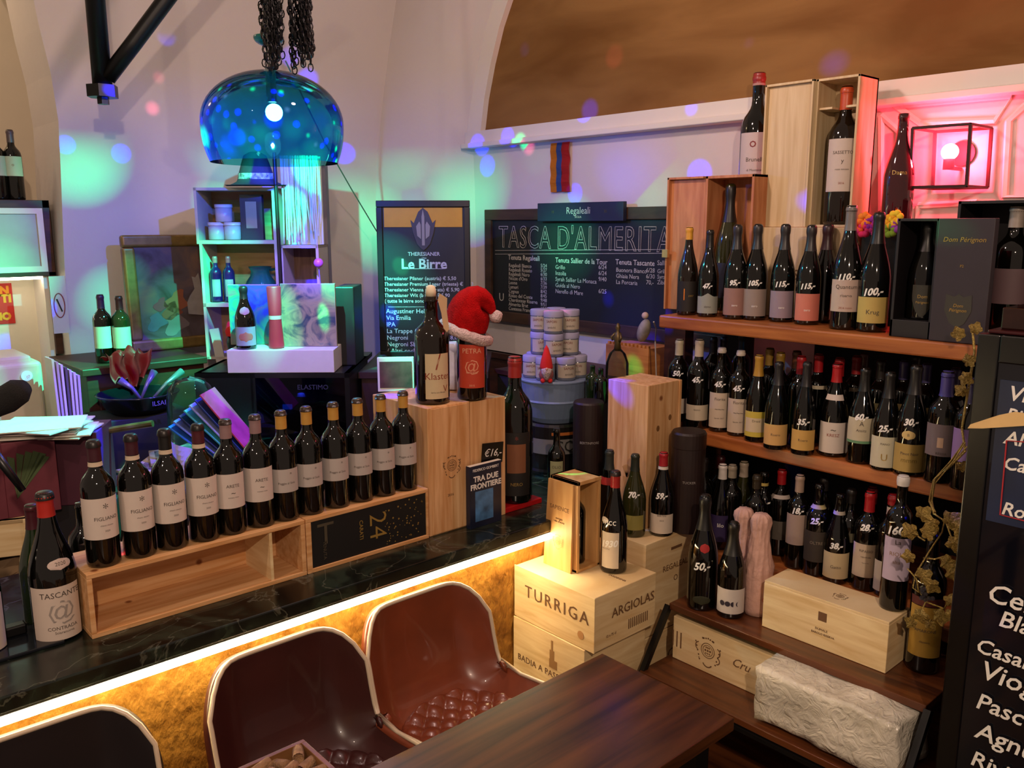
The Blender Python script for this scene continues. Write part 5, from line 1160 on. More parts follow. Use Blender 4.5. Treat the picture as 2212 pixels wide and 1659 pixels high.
obj('equipment', B((-w*.15, w*.85, .10, .42, h-.20, h-.12), (-w*.15, w*.85, .08, .42, h-.29, h-.22), (-w*.15, w*.85, .08, .42, h-.42, h-.33)), mat('equipment_black', '#10101c', .3, var=.1), ec, bevel=.004)
put_text('ELASTIMO', .028, ec, (w*.52, .003, h-.06), '-Y', mat('dim_blue', '#2c2c44', .6, var=0))
bl_ = plight('equipment_blue_light', pf(650, 850, HC+.2), 1.6, (.05, .12, 1), .02)
C, w, h = fdim(493, 757, 722, 806, HC, zbase=ZCs+.001); h = fz(600, 757, HC)-ZCs
wbx = root('white_box', 'long low white box on top of the black equipment case', 'box', C, -YAW+.02)
obj('box_body', B((-w, w, .0, .22, 0, h)), mat('white_card', '#cfc6c2', .6, var=.03), wbx, bevel=.002)
ZWB = ZCs+.002+h
def onwb(x, dy): p = pf(x, 755, HC+dy); p.z = ZWB; return p
bottle('sparkling bottle with pink medallion and illustrated label on the white box', 'sparkling', zat(onwb(533, .05), 618)-ZWB, onwb(533, .05), R=.041, cap='#17151a', cap0=.80, lab=(.06, .36, '#8f97a6'), half=1.2, labels2=[(.55, .68, '#b5607c', .6, 0, 'oval'), (.12, .28, '#a86a58', .7, 0, 'oval')])
rt = root('red_tube', 'slim red cardboard tube with white band on the white box', 'gift box', onwb(598, .06), -YAW)
hR = zat(rt.location, 618)-ZWB
obj('tube_body', lathe([(0, 0), (.031, 0), (.031, .01), (.024, hR*.5), (.029, hR*.98), (.025, hR), (0, hR)], 24), mat('red_card', '#b01c34', .5, var=.05), rt, smooth=True)
obj('band', lathe([(.0252, hR*.47), (.0256, hR*.53)], 24), paper('#c9a0a4'), rt)
def canvas(name, label, x0, y0, x1, y1, dy, c1, c2, c3, sc):
    a = onwb(x0, dy); b = onwb(x1, dy); w = (b-a).dot(HR)/2; h = zat(a, y0)-ZWB
    r = root(name, label, 'painting', (a+b)/2, -YAW); r.location.z = ZWB
    m = bpy.data.materials.new(name+'_paint'); m.use_nodes = True; N = m.node_tree.nodes; K = m.node_tree.links
    tc = N.new('ShaderNodeTexCoord'); n = N.new('ShaderNodeTexNoise'); n.inputs['Scale'].default_value = sc; n.inputs['Detail'].default_value = 4; n.inputs['Distortion'].default_value = 1.5; K.new(tc.outputs['Object'], n.inputs['Vector'])
    q = N.new('ShaderNodeValToRGB'); e = q.color_ramp.elements; e[0].position = .35; e[0].color = lin(c1); e[1].position = .68; e[1].color = lin(c2); x = e.new(.52); x.color = lin(c3); K.new(n.outputs[0], q.inputs[0]); K.new(q.outputs[0], N['Principled BSDF'].inputs['Base Color']); N['Principled BSDF'].inputs['Roughness'].default_value = .35
    obj('canvas', B((-w, w, 0, .018, 0, h)), paper('#a89c8c'), r); obj('picture', B((-w+.002, w-.002, -.002, 0, .002, h-.002)), m, r); return r
canvas('floral_painting', 'small square unframed floral painting on the white box', 612, 613, 728, 752, .10, '#3a4650', '#6e7668', '#9a8a6a', 12)
canvas('blue_painting', 'blue and pink unframed painting partly hidden behind the red tube', 500, 615, 605, 752, .16, '#2a4a8c', '#8a5a70', '#3a8a6a', 9)
C, w, h = fdim(730, 620, 770, 806, 3.60, zbase=ZCs+.001)
tag(obj('speaker', B((-w, w, 0, .20, 0, h)), mat('speaker_black', '#121015', .5, var=.1), loc=C, rot=(0, 0, -YAW), bevel=.004), 'tall narrow black speaker on the equipment case right of the floral painting', 'speaker')
# ---- hutch of small open shelf boxes
HH = 3.78
hm_ = wood('hutch_wood', '#b38a5c', '#8a6238', (4, 30, 30), .6)
wm = mat('shelf_edge_white', '#b9a89a', .6, var=.05)
C, w, h = fdim(444, 405, 612, 800, HH, zbase=ZCs+.001)
CH = C.copy(); zz = lambda y: zat(CH, y)-CH.z
hu = root('hutch', 'stacked open wooden shelf boxes with white edges against the corner wall', 'shelf unit', C, -YAW)
obj('shelf_box', B((-w, w, 0, .20, h-.012, h), (-w, w, 0, .20, zz(527), zz(519)), (-w, -w+.012, 0, .20, zz(519), h), (w-.012, w, 0, .20, zz(519), h)), wm, hu)
obj('shelf_box', B((-w+.01, w, 0, .20, zz(663), zz(655)), (-w+.01, -w+.022, 0, .20, 0, zz(527)), (w-.012, w, 0, .20, 0, zz(527)), (-w+.01, w, 0, .20, 0, .010)), wm, hu)
obj('back_panel', B((-w+.01, w, .19, .20, 0, h-.012)), hm_, hu)
obj('upright_pole', tube([(w+.012, -.01, 0), (w+.012, -.01, zz(330))], .0085, 10), mat('dark_pole', '#2a2620', .4, metal=.4, var=0), hu)
C2_, w2, h2 = fdim(618, 530, 699, 800, HH, zbase=ZCs+.001)
hv = root('shelf_box', 'narrow open wooden shelf box right of the dark pole', 'shelf unit', C2_, -YAW)
obj('shelf_frame', B((-w2, w2, 0, .2, h2-.012, h2), (-w2, -w2+.012, 0, .2, 0, h2), (w2-.012, w2, 0, .2, 0, h2), (-w2, w2, 0, .2, 0, .012)), wm, hv)
obj('back_panel', B((-w2, w2, .19, .2, 0, h2)), wood('hutch_wood_dark', '#8a6a52', '#5f4232', (40, 4, 4), .6), hv)
C3, w3, h3 = fdim(613, 345, 692, 528, HH+.05)
cur = root('tinsel_curtain', 'pale streamer curtain hanging over the panel behind the pole', 'curtain', Vector((C3.x, C3.y, hv.location.z+h2+.001)), -YAW)
obj('panel', B((-w3, w3, .07, .085, 0, h3+.02)), trimw, cur)
bm = bmesh.new()
for k in range(26):
    x = -w3+2*w3*(k+.5)/26; yv = random.uniform(0, .035)
    tube([(x, yv, h3+.02), (x+random.uniform(-.006, .006), yv-.01, h3*.5), (x+random.uniform(-.008, .008), yv, random.uniform(0, .08))], .0038, 4, bm)
s_ = obj('streamers', bm, mat('silver_streamer', '#c9c2b4', .35, var=.1), cur); s_['kind'] = 'stuff'
C, w, h = fdim(693, 357, 720, 806, HH+.215, zbase=ZCs+.001)
tag(obj('grey_post', B((-w, w, 0, .06, 0, h)), mat('grey_board', '#7d7482', .7, var=.05), loc=C, rot=(0, 0, -YAW)), 'grey upright board standing between the streamers and the blue-lit wall', 'board')
# things in the hutch
def inh(x, ysurf, dy=.06): p = pf(x, ysurf, HH+dy); p.z = hu.location.z+zz(ysurf); return p
def mug(x, y, lab_, w_=.036, h_=.062):
    t = root('jar', lab_, 'jar', inh(x, y), -YAW); t.location.z += .001
    obj('jar_body', lathe([(0, 0), (w_*.9, 0), (w_, .004), (w_, h_), (w_*.85, h_), (w_*.85, h_*.9), (0, h_*.9)], 20), paper('#b4a8b0', .3), t, smooth=True)
    obj('lid', lathe([(w_*1.06, h_), (w_*1.06, h_+.014), (0, h_+.014)], 20), paper('#c4bcc0', .3), t, smooth=True)
mug(470, 519, 'white lidded jar, left one on the hutch top shelf'); mug(504, 519, 'white lidded jar, right one on the hutch top shelf')
t = root('jar', 'white lidded jar balanced on the two others on the hutch top shelf', 'jar', inh(487, 519)+Vector((0, 0, .078)), -YAW)
obj('jar_body', lathe([(0, 0), (.032, 0), (.036, .004), (.036, .062), (0, .062)], 20), paper('#b4a8b0', .3), t, smooth=True); obj('lid', lathe([(.038, .062), (.038, .076), (0, .076)], 20), paper('#c4bcc0', .3), t, smooth=True)
p = inh(546, 519, .05); C = p
fb = root('tabletop_picture', 'dark standing frame with pale strip on the hutch top shelf', 'picture', (p.x, p.y, p.z+.001), -YAW)
obj('frame', B((-.048, .048, 0, .03, 0, .195)), mat('frame_slate', '#2c2a38', .5, var=.05), fb); obj('picture', B((-.024, .024, -.002, 0, .05, .165)), paper('#8f8676'), fb)
for x, sgn in ((470, 'left'), (498, 'right')):
    bottle('small liqueur bottle with red top, %s one in the hutch' % sgn, 'bordeaux', .20, inh(x, 655)+Vector((0, 0, .002)), R=.026, cap='#b0485a', cap0=.86, lab=(.12, .5, '#8a7a86'), half=.7, seg=20, cat='bottle', name='liqueur_bottle', glass=mat('violet_glass', '#22104a', .08, var=0, coat=.3))
p = inh(566, 655, .07)
jg = root('jug', 'round pale glass jug with handle standing in the hutch', 'jug', (p.x, p.y, p.z+.002), -YAW)
jm = tinted('pale_teal_glass', '#8fe6d8', k=.75)
obj('jug_body', lathe([(0, 0), (.05, 0), (.068, .03), (.072, .06), (.062, .09), (.044, .115), (.040, .135), (.052, .155), (.049, .155), (.037, .135), (.041, .115), (.059, .09), (.069, .06), (.065, .032), (.047, .004), (0, .004)], 30), jm, jg, smooth=True)
obj('handle', tube([(.044, 0, .14), (.075, 0, .145), (.092, 0, .11), (.088, 0, .06), (.068, 0, .045)], .007, 8), jm, jg, smooth=True)
t = root('nutcracker', 'small red and black toy figure at the bottom of the hutch', 'figurine', inh(508, 790, -.02)+Vector((0, 0, .008)), -YAW)
obj('body', lathe([(0, 0), (.022, 0), (.024, .06), (.03, .10), (.022, .13), (0, .135)], 18), blackp, t, smooth=True); obj('cap', lathe([(.03, .13), (.034, .15), (.022, .19), (0, .20)], 18), mat('red_felt', '#c8201c'), t, smooth=True)
t = root('folded_card', 'folded pale brochure leaning in the left corner of the hutch', 'brochure', inh(478, 790, .0)+Vector((0, 0, .008)), -YAW, rot=(0, -.14, -YAW))
obj('card', B((-.02, .02, 0, .008, 0, .16)), paper('#b8aea4'), t)
pk = root('bauble', 'pink round bauble hanging on a thin ribbon in front of the narrow shelf box', 'ornament', pf(688, 568, HH-.04), -YAW)
obj('ball', sphere((0, 0, 0), .021), mat('pink_bauble', '#c0609c', .3, var=.05), pk, smooth=True); obj('ribbon', tube([(0, 0, .02), (-.003, 0, fz(688, 530, HH)-pk.location.z+.012)], .0015, 6), paper('#c9a0b4'), pk); obj('tail', tube([(0, 0, -.02), (.004, 0, -.09)], .002, 6), paper('#8a70a4'), pk)
# hat on the hutch
hb2 = root('felt_hat', 'dark pointed felt hat with patterned band lying on top of the hutch', 'hat', inh(555, 405, .06), -YAW, rot=(.04, 0, -YAW))
hb2.location.z = hu.location.z+zz(405)+.008
hf = mat('grey_felt', '#2b3138', .9, var=.15)
sc_ = .135/150*1.9
bm = lathe([(.135, .006), (.125, 0), (.085, .018), (.078, .03), (.072, .055), (.060, .095), (.048, .13), (.02, .145), (0, .146)], 32)
obj('hat_body', bm, hf, hb2, smooth=True)
obj('patterned_band', lathe([(.0795, .030), (.0745, .055)], 32), mat('band_pattern', '#8a9a92', .7, var=1.0, vs=70), hb2, smooth=True)
# ---- painting, brown cabinet, bottles with red cloth
YB = 3.72
p0 = py(184, 790, YB); zB = py(230, 792, YB).z
bcab = root('sideboard', 'dark brown wooden sideboard carrying the gilt-framed painting', 'sideboard', (p0.x, YB, 0))
obj('cabinet_body', B((0, .49, 0, .46, 0, zB-.03)), cabw, bcab, bevel=.003); obj('top', B((-.02, .50, -.02, .47, zB-.03, zB)), cabw, bcab, bevel=.004)
obj('door', B((.04, .29, -.012, 0, .1, zB-.1), (.31, .46, -.012, 0, .1, zB-.1)), cabw, bcab, bevel=.004)
yp = 4.02; a, b = py(285, 560, yp).x, py(452, 600, yp).x; zt_p = py(360, 507, yp).z
pt = root('framed_painting', 'large gilt-framed old painting of a white horse leaning on the sideboard', 'painting', ((a+b)/2, yp, zB+.001), rot=(-.05, 0, 0))
w, h = (b-a)/2+.03, zt_p-zB
giltm = mat('gilt_frame', '#8f7340', .35, metal=.6, var=.25, vs=30)
obj('frame', B((-w, w, 0, .04, 0, .055), (-w, w, 0, .04, h-.055, h), (-w, -w+.055, 0, .04, .055, h-.055), (w-.055, w, 0, .04, .055, h-.055)), giltm, pt, bevel=.012, seg=4)
m = bpy.data.materials.new('old_painting'); m.use_nodes = True; N = m.node_tree.nodes; K = m.node_tree.links
tc = N.new('ShaderNodeTexCoord'); n = N.new('ShaderNodeTexNoise'); n.inputs['Scale'].default_value = 7; n.inputs['Detail'].default_value = 5; n.inputs['Distortion'].default_value = 1; K.new(tc.outputs['Object'], n.inputs['Vector'])
q = N.new('ShaderNodeValToRGB'); e = q.color_ramp.elements; e[0].position = .3; e[0].color = lin('#3a2a24'); e[1].position = .72; e[1].color = lin('#7a5c4c'); x = e.new(.5); x.color = lin('#55484e'); K.new(n.outputs[0], q.inputs[0]); K.new(q.outputs[0], N['Principled BSDF'].inputs['Base Color']); N['Principled BSDF'].inputs['Roughness'].default_value = .4
obj('canvas', B((-w+.05, w-.05, .015, .03, .05, h-.05)), m, pt)
bm = bmesh.new(); poly_prism([Vector((x_*w, .014, z_*h)) for x_, z_ in ((.35, .30), (.72, .28), (.74, .42), (.70, .55), (.66, .66), (.58, .62), (.50, .63), (.54, .52), (.42, .46), (.34, .40))], (0, -1, 0), .001, bm)
obj('painted_horse', bm, mat('horse_white', '#8f8580', .6, var=.15, vs=25), pt)
for (x_, z_, r_, c_) in ((.12, .42, .05, '#8a4a2c'), (-.02, .34, .04, '#7a3c28'), (.02, .22, .05, '#6a5a5c'), (-.25, .4, .03, '#7a2c3a'), (-.4, .25, .04, '#4a4a60')):
    bm = bmesh.new(); poly_prism([Vector((x_*w+r_*math.cos(t_)*(1+.4*math.sin(3*t_+z_*9)), .014, z_*h+r_*math.sin(t_)*(1+.3*math.sin(2*t_)))) for t_ in [2*PI*k/20 for k in range(20)]], (0, -1, 0), .0008, bm); obj('painted_figure', bm, paper(c_), pt)
for x, y, g_, nm, cp, rr in ((218, 637, glassd, 'dark bottle with violet capsule and white label, in the red cloth on the sideboard', '#3a1c3c', -1), (258, 640, glassg, 'green wine bottle with brown capsule and white label, next to the painting on the sideboard', '#3c1c14', 1)):
    C = Vector((py(x+3, 700, YB+(.12 if rr < 0 else .085)).x, YB+(.12 if rr < 0 else .085), zB+.001)); h = zat(C, y)-zB
    bottle(nm, 'bordeaux', h, C, cap=cp, cap0=.80, glass=g_, lab=(.22, .54, '#b4aa94'), R=.0375)
    if rr < 0: C0 = C
cl = root('red_cloth', 'crumpled red cloth draped over the sideboard edge in front of the two bottles', 'cloth', (C0.x+.04, YB-.05, zB))
bm = bmesh.new(); g = []
for i in range(26):
    u = i/25; row = []
    for k in range(31):
        v = k/30; a = v*2-1
        wd = (.095 if u < .35 else .10-.06*(u-.35)+.01*math.sin(u*7))
        if u < .35: y = .045-.13*u; z = .03+.045*math.sin(u*8)*(.6+.4*math.cos(a*3))
        else: y = -.005-.012*math.sin(v*22)*(u); z = .06-(u-.35)*.20*(1+.18*math.sin(a*4+1))
        row.append(bm.verts.new((a*wd+.012*math.sin(u*9+a*2), y-.014*math.cos(v*19+u*2), z+.010*math.sin(v*25+u*6))))
    g.append(row)
for a, b in zip(g, g[1:]):
    for k in range(30): bm.faces.new((a[k], a[k+1], b[k+1], b[k]))
bmesh.ops.solidify(bm, geom=bm.faces[:], thickness=.002)
obj('cloth', bm, mat('red_satin', '#b3121c', .5, var=.1), cl, smooth=True)
# ---- back counter with clutter
ZK = 1.13
kb = root('back_counter', 'low back counter cluttered with magazines and papers behind the bottle row', 'counter', (.0, 2.95, 0))
obj('body', B((.93, 1.33, 0, .34, 0, ZK-.03)), mat('dark_backing', '#120c0a'), kb); obj('worktop', B((.92, 1.34, -.02, .35, ZK-.03, ZK)), mat('grey_worktop', '#5a5250', .4, var=.1), kb, bevel=.003)
def atk(x, y, z=ZK): p = pz(x, y, z); return p
random.seed(11)
for i, (x, y, a, tl, c) in enumerate(((430, 985, .5, .0, '#b9a89c'), (400, 1000, -.3, .0, '#a89c98'), (360, 1010, .9, .0, '#c4b4ae'), (330, 1000, .2, .0, '#9c948c'))):
    p = atk(x, y); p.y = min(max(p.y, 3.05), 3.25)
    t = root('magazine', 'open pale magazine, %s of the loose pile on the back counter' % ['topmost', 'second', 'third', 'lowest'][i], 'magazine', (p.x, p.y, ZK+.004+(3-i)*.017), a, 'magazines on the back counter')
    obj('pages', B((-.14, 0, -.10, .10, 0, .012), (.002, .14, -.10, .10, 0, .012)), paper(c), t, bevel=.002)
    obj('printed_column', B((-.12, -.02, -.08, .08, .0122, .0126), (.02, .12, -.08, .08, .0122, .0126)), mat('page_print', '#6b6262', .6, var=.9, vs=40), t)
CDL = [('#2c62b8', 'cobalt blue'), ('#6a78b8', 'pale violet'), ('#1c2850', 'navy'), ('#3aa0a8', 'teal'), ('#8a94c8', 'lavender'), ('#18306e', 'deep blue'), ('#a83c58', 'pink-edged')]
for i, (c, nm) in enumerate(CDL):
    p = pf(440+i*9, 960-i*9, 3.06+.004*i)
    R_ = Matrix.Rotation(-YAW, 4, 'Z') @ Matrix.Rotation(math.radians(38+i*2.5), 4, 'Y')
    t = root('brochure', '%s glossy brochure in the slanted fan on the back counter' % nm, 'brochure', p, 0, 'fanned glossy brochures', rot=R_.to_euler())
    obj('cover', B((-.13, .12, -.06, .09, -.003, .003)), mat('gloss_'+c.strip('#'), c, .18, var=.35, vs=14, coat=.5), t, bevel=.001)
sh_ = root('paper_bag', 'crumpled white paper sheet standing behind the third bottle of the row', 'paper', pf(382, 985, 2.92), -YAW); sh_.location.z = ZK+.005
bm = bmesh.new(); g = []
for i in range(11):
    row = []
    for k in range(11):
        u, v = k/10, i/10; row.append(bm.verts.new((-.055+.11*u+.03*v*(1-u), .02*math.sin(u*5+v*3), .185*v-.05*u*v)))
    g.append(row)
for a, b in zip(g, g[1:]):
    for k in range(10): bm.faces.new((a[k], a[k+1], b[k+1], b[k]))
bmesh.ops.solidify(bm, geom=bm.faces[:], thickness=.0012); obj('sheet', bm, paper('#d6d0d0'), sh_)
dm = root('plastic_dome', 'clear plastic food dome on the back counter under the painting', 'dome', pf(412, 905, 3.55), -YAW); dm.location.z = ZK+.12
dm.location = (1.24, 3.22, ZK+.005); zz_ = zat(dm.location, 812)-dm.location.z
obj('dome_shell', lathe([(.088, 0), (.090, .02), (.090, zz_-.09), (.080, zz_-.045), (.055, zz_-.015), (0, zz_)], 36), tinted('clear_dome', '#dfe6e2', k=.06, facing=.2), dm, smooth=True)
bo = root('black_basin', 'black oval basin filled with utensils in front of the sideboard', 'basin', (py(310, 880, 3.5).x, 3.40, py(310, 905, 3.40).z), 0)
zb0 = bo.location.z
obj('basin_body', lathe([(0, 0), (.10, 0), (.13, .03), (.155, .075), (.16, .08), (.15, .082), (.125, .035), (0, .012)], 36), mat('basin_black', '#0c1014', .2, var=.1), bo, smooth=True)
put_text('ILSAR', .026, bo, (.03, -.158, .055), '-Y', mat('violet_print', '#6a5a9a', .6, var=0))
tag(obj('storage_box', B((-.17, .17, -.12, .13, 0, zb0-ZK*0-.001)), mat('dark_backing', '#120c0a'), loc=(bo.location.x, 3.55, 0)), 'dark stand under the black basin behind the counter', 'stand')
bo.location.y = 3.55
for i, (a, l) in enumerate(((.4, .2), (-.5, .17), (1.0, .18))):
    tag(obj('kitchen_utensil', tube([(0, 0, 0), (.5*l*math.sin(a), 0, .4*l), (l*math.sin(a), .02, l*.62)], [.006, .008, .016], 8), mat('utensil_steel', '#7a7480', .3, metal=.5, var=.1), loc=(bo.location.x+.02*i, 3.55, zb0+.03), smooth=True), 'metal utensil handle sticking out of the black basin, %s one' % ['right-leaning', 'left-leaning', 'most slanted'][i], 'utensil')
gn2 = tag(obj('long_tube', tube([pf(205, 935, 2.9), pf(290, 921, 2.9), pf(330, 915, 2.9)], .012, 10), mat('rainbow_foil', '#7a6a48', .2, metal=.5, var=.8, vs=9)), 'shiny rainbow-tinted roll lying across the papers behind the first bottles', 'roll')
gn2['label'] = 'shiny rainbow-tinted roll lying across the papers behind the first bottles'
# maroon cartons with leaf print on a crate
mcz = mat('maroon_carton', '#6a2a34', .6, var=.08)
x0 = pf(60, 1120, 2.62)
crt = root('wooden_crate', 'pale wooden crate full of crumpled paper under the maroon cartons', 'crate', (pf(40, 1110, 2.6).x-.05, pf(40, 1110, 2.6).y, 0), -YAW+.35)
zc_ = pf(40, 1118, 2.6).z
obj('crate_body', B((-.30, .10, 0, .02, zc_-.12, zc_), (-.30, -.28, 0, .35, zc_-.12, zc_), (.06, .10, -.005, .35, 0, zc_), (-.30, .10, 0, .02, zc_-.42, zc_-.36), (-.30, .10, .33, .35, 0, zc_), (-.30, .10, 0, .35, zc_-.015, zc_)), palew, crt, bevel=.002)
put_text('LE FORTI', .035, crt, (-.10, -.001, zc_-.05), '-Y', inkb)
bm = B((-.27, .05, .04, .31, zc_-.36, zc_-.14)); bmesh.ops.subdivide_edges(bm, edges=bm.edges[:], cuts=7, use_grid_fill=True)
for v in bm.verts: v.co += Vector(noise.noise_vector(v.co*16))*.03
o = obj('crumpled_paper', bm, mat('kraft_paper', '#8a7052', .8, var=.35, vs=10), crt)
cA = root('carton', 'maroon carton with green leaf print, left one on the pale crate', 'carton', pf(35, 1118, 2.6), -YAW+.62); cA.location.z = zc_+.001
hA = zat(cA.location, 958)-zc_
obj('carton_body', B((-.02, .13, 0, .20, 0, hA), (-.30, -.02, 0, .20, 0, hA)), mcz, cA, bevel=.002)
lf = mat('leaf_green_print', '#4c5c34', .6, var=.15)
bm = bmesh.new()
for k in range(6):
    a = -.6+k*.3; poly_prism([Vector((.01, -.0012, hA*.25)), Vector((.01+.15*math.sin(a+.5)*.6-.008, -.0012, hA*.25+.15*math.cos(a*.6))), Vector((.012+.15*math.sin(a+.5)*.6+.01, -.0012, hA*.25+.14*math.cos(a*.6)))], (0, -1, 0), .0006, bm)
obj('leaf_print', bm, lf, cA)
cBx = root('carton', 'darker maroon carton, right of the leaf print one', 'carton', pf(165, 1118, 2.72), -YAW+.2); cBx.location.z = zc_+.001
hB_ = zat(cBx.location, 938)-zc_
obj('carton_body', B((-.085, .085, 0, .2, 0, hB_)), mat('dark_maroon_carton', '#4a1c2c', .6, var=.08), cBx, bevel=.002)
tag(obj('support_stand', B((-.1, .12, 0, .22, 0, zc_)), mat('dark_backing', '#120c0a'), loc=(cBx.location.x, cBx.location.y, 0), rot=(0, 0, -YAW+.2)), 'dark stand under the darker maroon carton behind the counter', 'stand')
pp = root('paper_pile', 'pile of loose white papers heaped on the maroon cartons', 'papers', (0, 0, 0)); pc_ = pf(100, 918, 2.72); pp.location = (pc_.x, pc_.y, zc_+max(hA, hB_)+.003); pp.rotation_euler = (0, 0, -YAW)
for k in range(6):
    bm = B((-.13, .13, -.08, .10, 0, .004)); obj('sheet', bm, paper(['#c9bda8', '#d2c8b8', '#b9aca8', '#cfc4b4', '#c4b8b4', '#d6ccbc'][k]), pp, loc=(random.uniform(-.03, .05), random.uniform(-.02, .03), .006*k), rot=(random.uniform(-.02, .06), random.uniform(-.03, .03), random.uniform(-.5, .5)))
# microphone with arm
mp_ = root('microphone', 'black foam-covered microphone poking in from the left edge', 'microphone', pf(0, 880, 2.0))
O = mp_.location
obj('foam_head', tube([pf(-50, 895, 2.0)-O, pf(-10, 872, 2.0)-O, pf(15, 862, 2.0)-O, pf(40, 845, 2.0)-O, pf(56, 835, 2.0)-O], [.028, .033, .034, .032, .018], 20), mat('foam_black', '#131110', .95, var=.3, vs=200, bump=.5, bs=400), mp_, smooth=True)
obj('stand_arm', tube([pf(-60, 900, 2.0)-O, pf(-70, 1000, 2.0)-O, pf(-80, 1300, 2.0)-O], .010, 10), blackp, mp_, smooth=True)
obj('clip_rod', tube([pf(-20, 968, 2.02)-O, pf(8, 1005, 2.02)-O, pf(50, 1060, 2.02)-O], [.012, .011, .008], 10), blackp, mp_, smooth=True)
# ================================================================ ALCOVE UNIT
YA = 4.30
def ya(x, y): return py(x, y, YA)
xr = ya(112, 500).x; xl = -.35; zt1 = ya(60, 432).z; zn = ya(60, 598).z; zl = ya(125, 765).z
al = root('wall_cabinet', 'brown-framed wall cabinet with frosted panel in the left alcove', 'cabinet', (0, YA, 0))
obj('cabinet_frame', B((xl, xr, 0, .22, zt1-.035, zt1), (xl, xr, 0, .22, zn+.0, zn+.02), (xr-.03, xr, 0, .04, zl, zt1), (xl, xl+.03, 0, .22, zl, zt1), (xr-.02, xr, .04, .22, zn, zt1)), cabw, al, bevel=.002)
obj('frosted_panel', B((xl+.03, xr-.03, .010, .02, zn+.02, zt1-.035)), mat('frosted_white', '#a9a4a0', .4, var=.03), al)
obj('panel_trim', B((xl+.03, xr-.03, 0, .012, zn+.02, zn+.045), (xl+.03, xr-.03, 0, .012, zt1-.06, zt1-.035), (xr-.055, xr-.03, 0, .012, zn+.045, zt1-.06)), trimw, al)
obj('light_strip', B((xl+.03, xr-.05, .03, .05, zn-.014, zn-.002)), mat('alcove_strip', '#ffffff', .5, emit='#fff0d0', es=14, var=0), al)
nm_ = mat('niche_white', '#d6cbb6', .7, var=.02)
obj('niche_back', B((xl, xr, .20, .22, .9, zn)), nm_, al); obj('niche_side', B((xr-.05, xr-.03, .02, .20, .9, zn)), trimw, al)
for x, y, nm, c in ((5, 279, 'left', '#a87a48'), (41, 281, 'right', '#5a4a46')):
    C = Vector((ya(x+4, 425).x, YA+.08, zt1+.001)); h = zat(C, y)-zt1
    bottle('dark wine bottle with white label on top of the wall cabinet, %s of the two' % nm, 'bordeaux', h, C, cap=c, cap0=.82, lab=(.34, .62, '#b9a890'), half=1.2, R=h*.125, group='bottles on the alcove cabinet', texts=[('o', .5, .02, mat('red_ink', '#8a3a24'))])
P0, P1 = ya(-40, 620), ya(57, 706)
po = root('poster', 'red and yellow poster pinned inside the lit niche at the left', 'poster', (P1.x, YA+.195, P1.z))
wP, hP = P1.x-P0.x, P0.z-P1.z
obj('sheet', B((-wP, 0, 0, .003, 0, hP)), mat('poster_red', '#b8201a', .6, var=.05), po)
ym = mat('poster_yellow', '#d8921c', .6, var=0)
put_text('UN', .05, po, (-.05, -.001, hP*.82), '-Y', ym, bold=.003); put_text('ATTI', .05, po, (-.06, -.001, hP*.62), '-Y', ym, bold=.003); put_text('A', .05, po, (-.1, -.001, hP*.38), '-Y', blackp, bold=.002); put_text('RDIO', .045, po, (-.07, -.001, hP*.18), '-Y', ym, bold=.003)
sgn = root('no_smoking_sign', 'white paper sign with red no-smoking circle on the alcove edge', 'sign', py(134, 705, 4.19))
O = sgn.location; wS = py(150, 650, 4.19).x-py(118, 650, 4.19).x; hS = py(134, 596, 4.19).z-O.z
obj('sheet', B((-wS/2-.005, wS/2, -.003, 0, -.03, hS)), paper('#cfc4b8'), sgn)
obj('red_circle', tube([(wS*.36*math.cos(a)-.003, -.005, hS*.42+hS*.30*math.sin(a)*.8) for a in [2*PI*k/24 for k in range(25)]], .0022, 6, caps=False), mat('sign_red', '#8a3a3a', .6, var=0), sgn)
obj('cigarette', tube([(-.012, -.005, hS*.55), (.006, -.005, hS*.30)], .003, 6), blackp, sgn)
PX = py(45, 905, 3.75)
pr = root('printer', 'white laser printer with blue-white round badge at the far left', 'printer', PX)
prt = py(45, 772, 3.75).z-PX.z; wpr = py(98, 850, 3.75).x-PX.x
obj('printer_body', B((-.36, wpr, 0, .35, -.12, prt-.02)), mat('printer_white', '#c9bca6', .45, var=.03), pr, bevel=.02, seg=4)
obj('paper_lid', B((-.33, wpr-.03, .03, .30, prt-.03, prt)), mat('printer_white', '#c9bca6'), pr, bevel=.01, seg=3)
bdg = py(58, 812, 3.745); obj('badge', lathe([(0, -.001), (.02, -.001), (.02, .001), (0, .001)], 24), mat('badge_blue', '#8fc8e8', .3, emit='#9fd8ff', es=.8, var=0), pr, loc=bdg-PX, rot=(PI/2, 0, 0)); put_text('hp', .022, pr, bdg-PX+Vector((0, -.002, 0)), '-Y', paper('#e8eef4'), shear=.3)
tag(obj('printer_stand', B((-.4, wpr+.02, -.02, .40, 0, PX.z-.121)), trimw, loc=(PX.x, PX.y, 0)), 'pale stand under the white laser printer', 'stand')
fo = root('paper_folders', 'upright stack of pale paper folders right of the printer', 'folders', (py(150, 905, 3.58).x, 3.58, PX.z-.2), rot=(0, 0, 0))
for k in range(7):
    hF = py(120, 776, 3.58).z-fo.location.z; obj('folder', B((-.004, .004, 0, .1, 0, hF-.012*k)), paper(['#cfc4b4', '#b9ad9e', '#d6ccbe', '#5a5048', '#c9bdae', '#d0c6ba', '#bfb4a6'][k]), fo, loc=(-.03+.012*k, 0, 0), rot=(0, .006*(k-3), 0))
tag(obj('side_stand', B((-.10, .10, 0, .11, 0, PX.z-.201)), trimw, loc=(fo.location.x, 3.58, 0)), 'pale stand under the upright folders', 'stand')
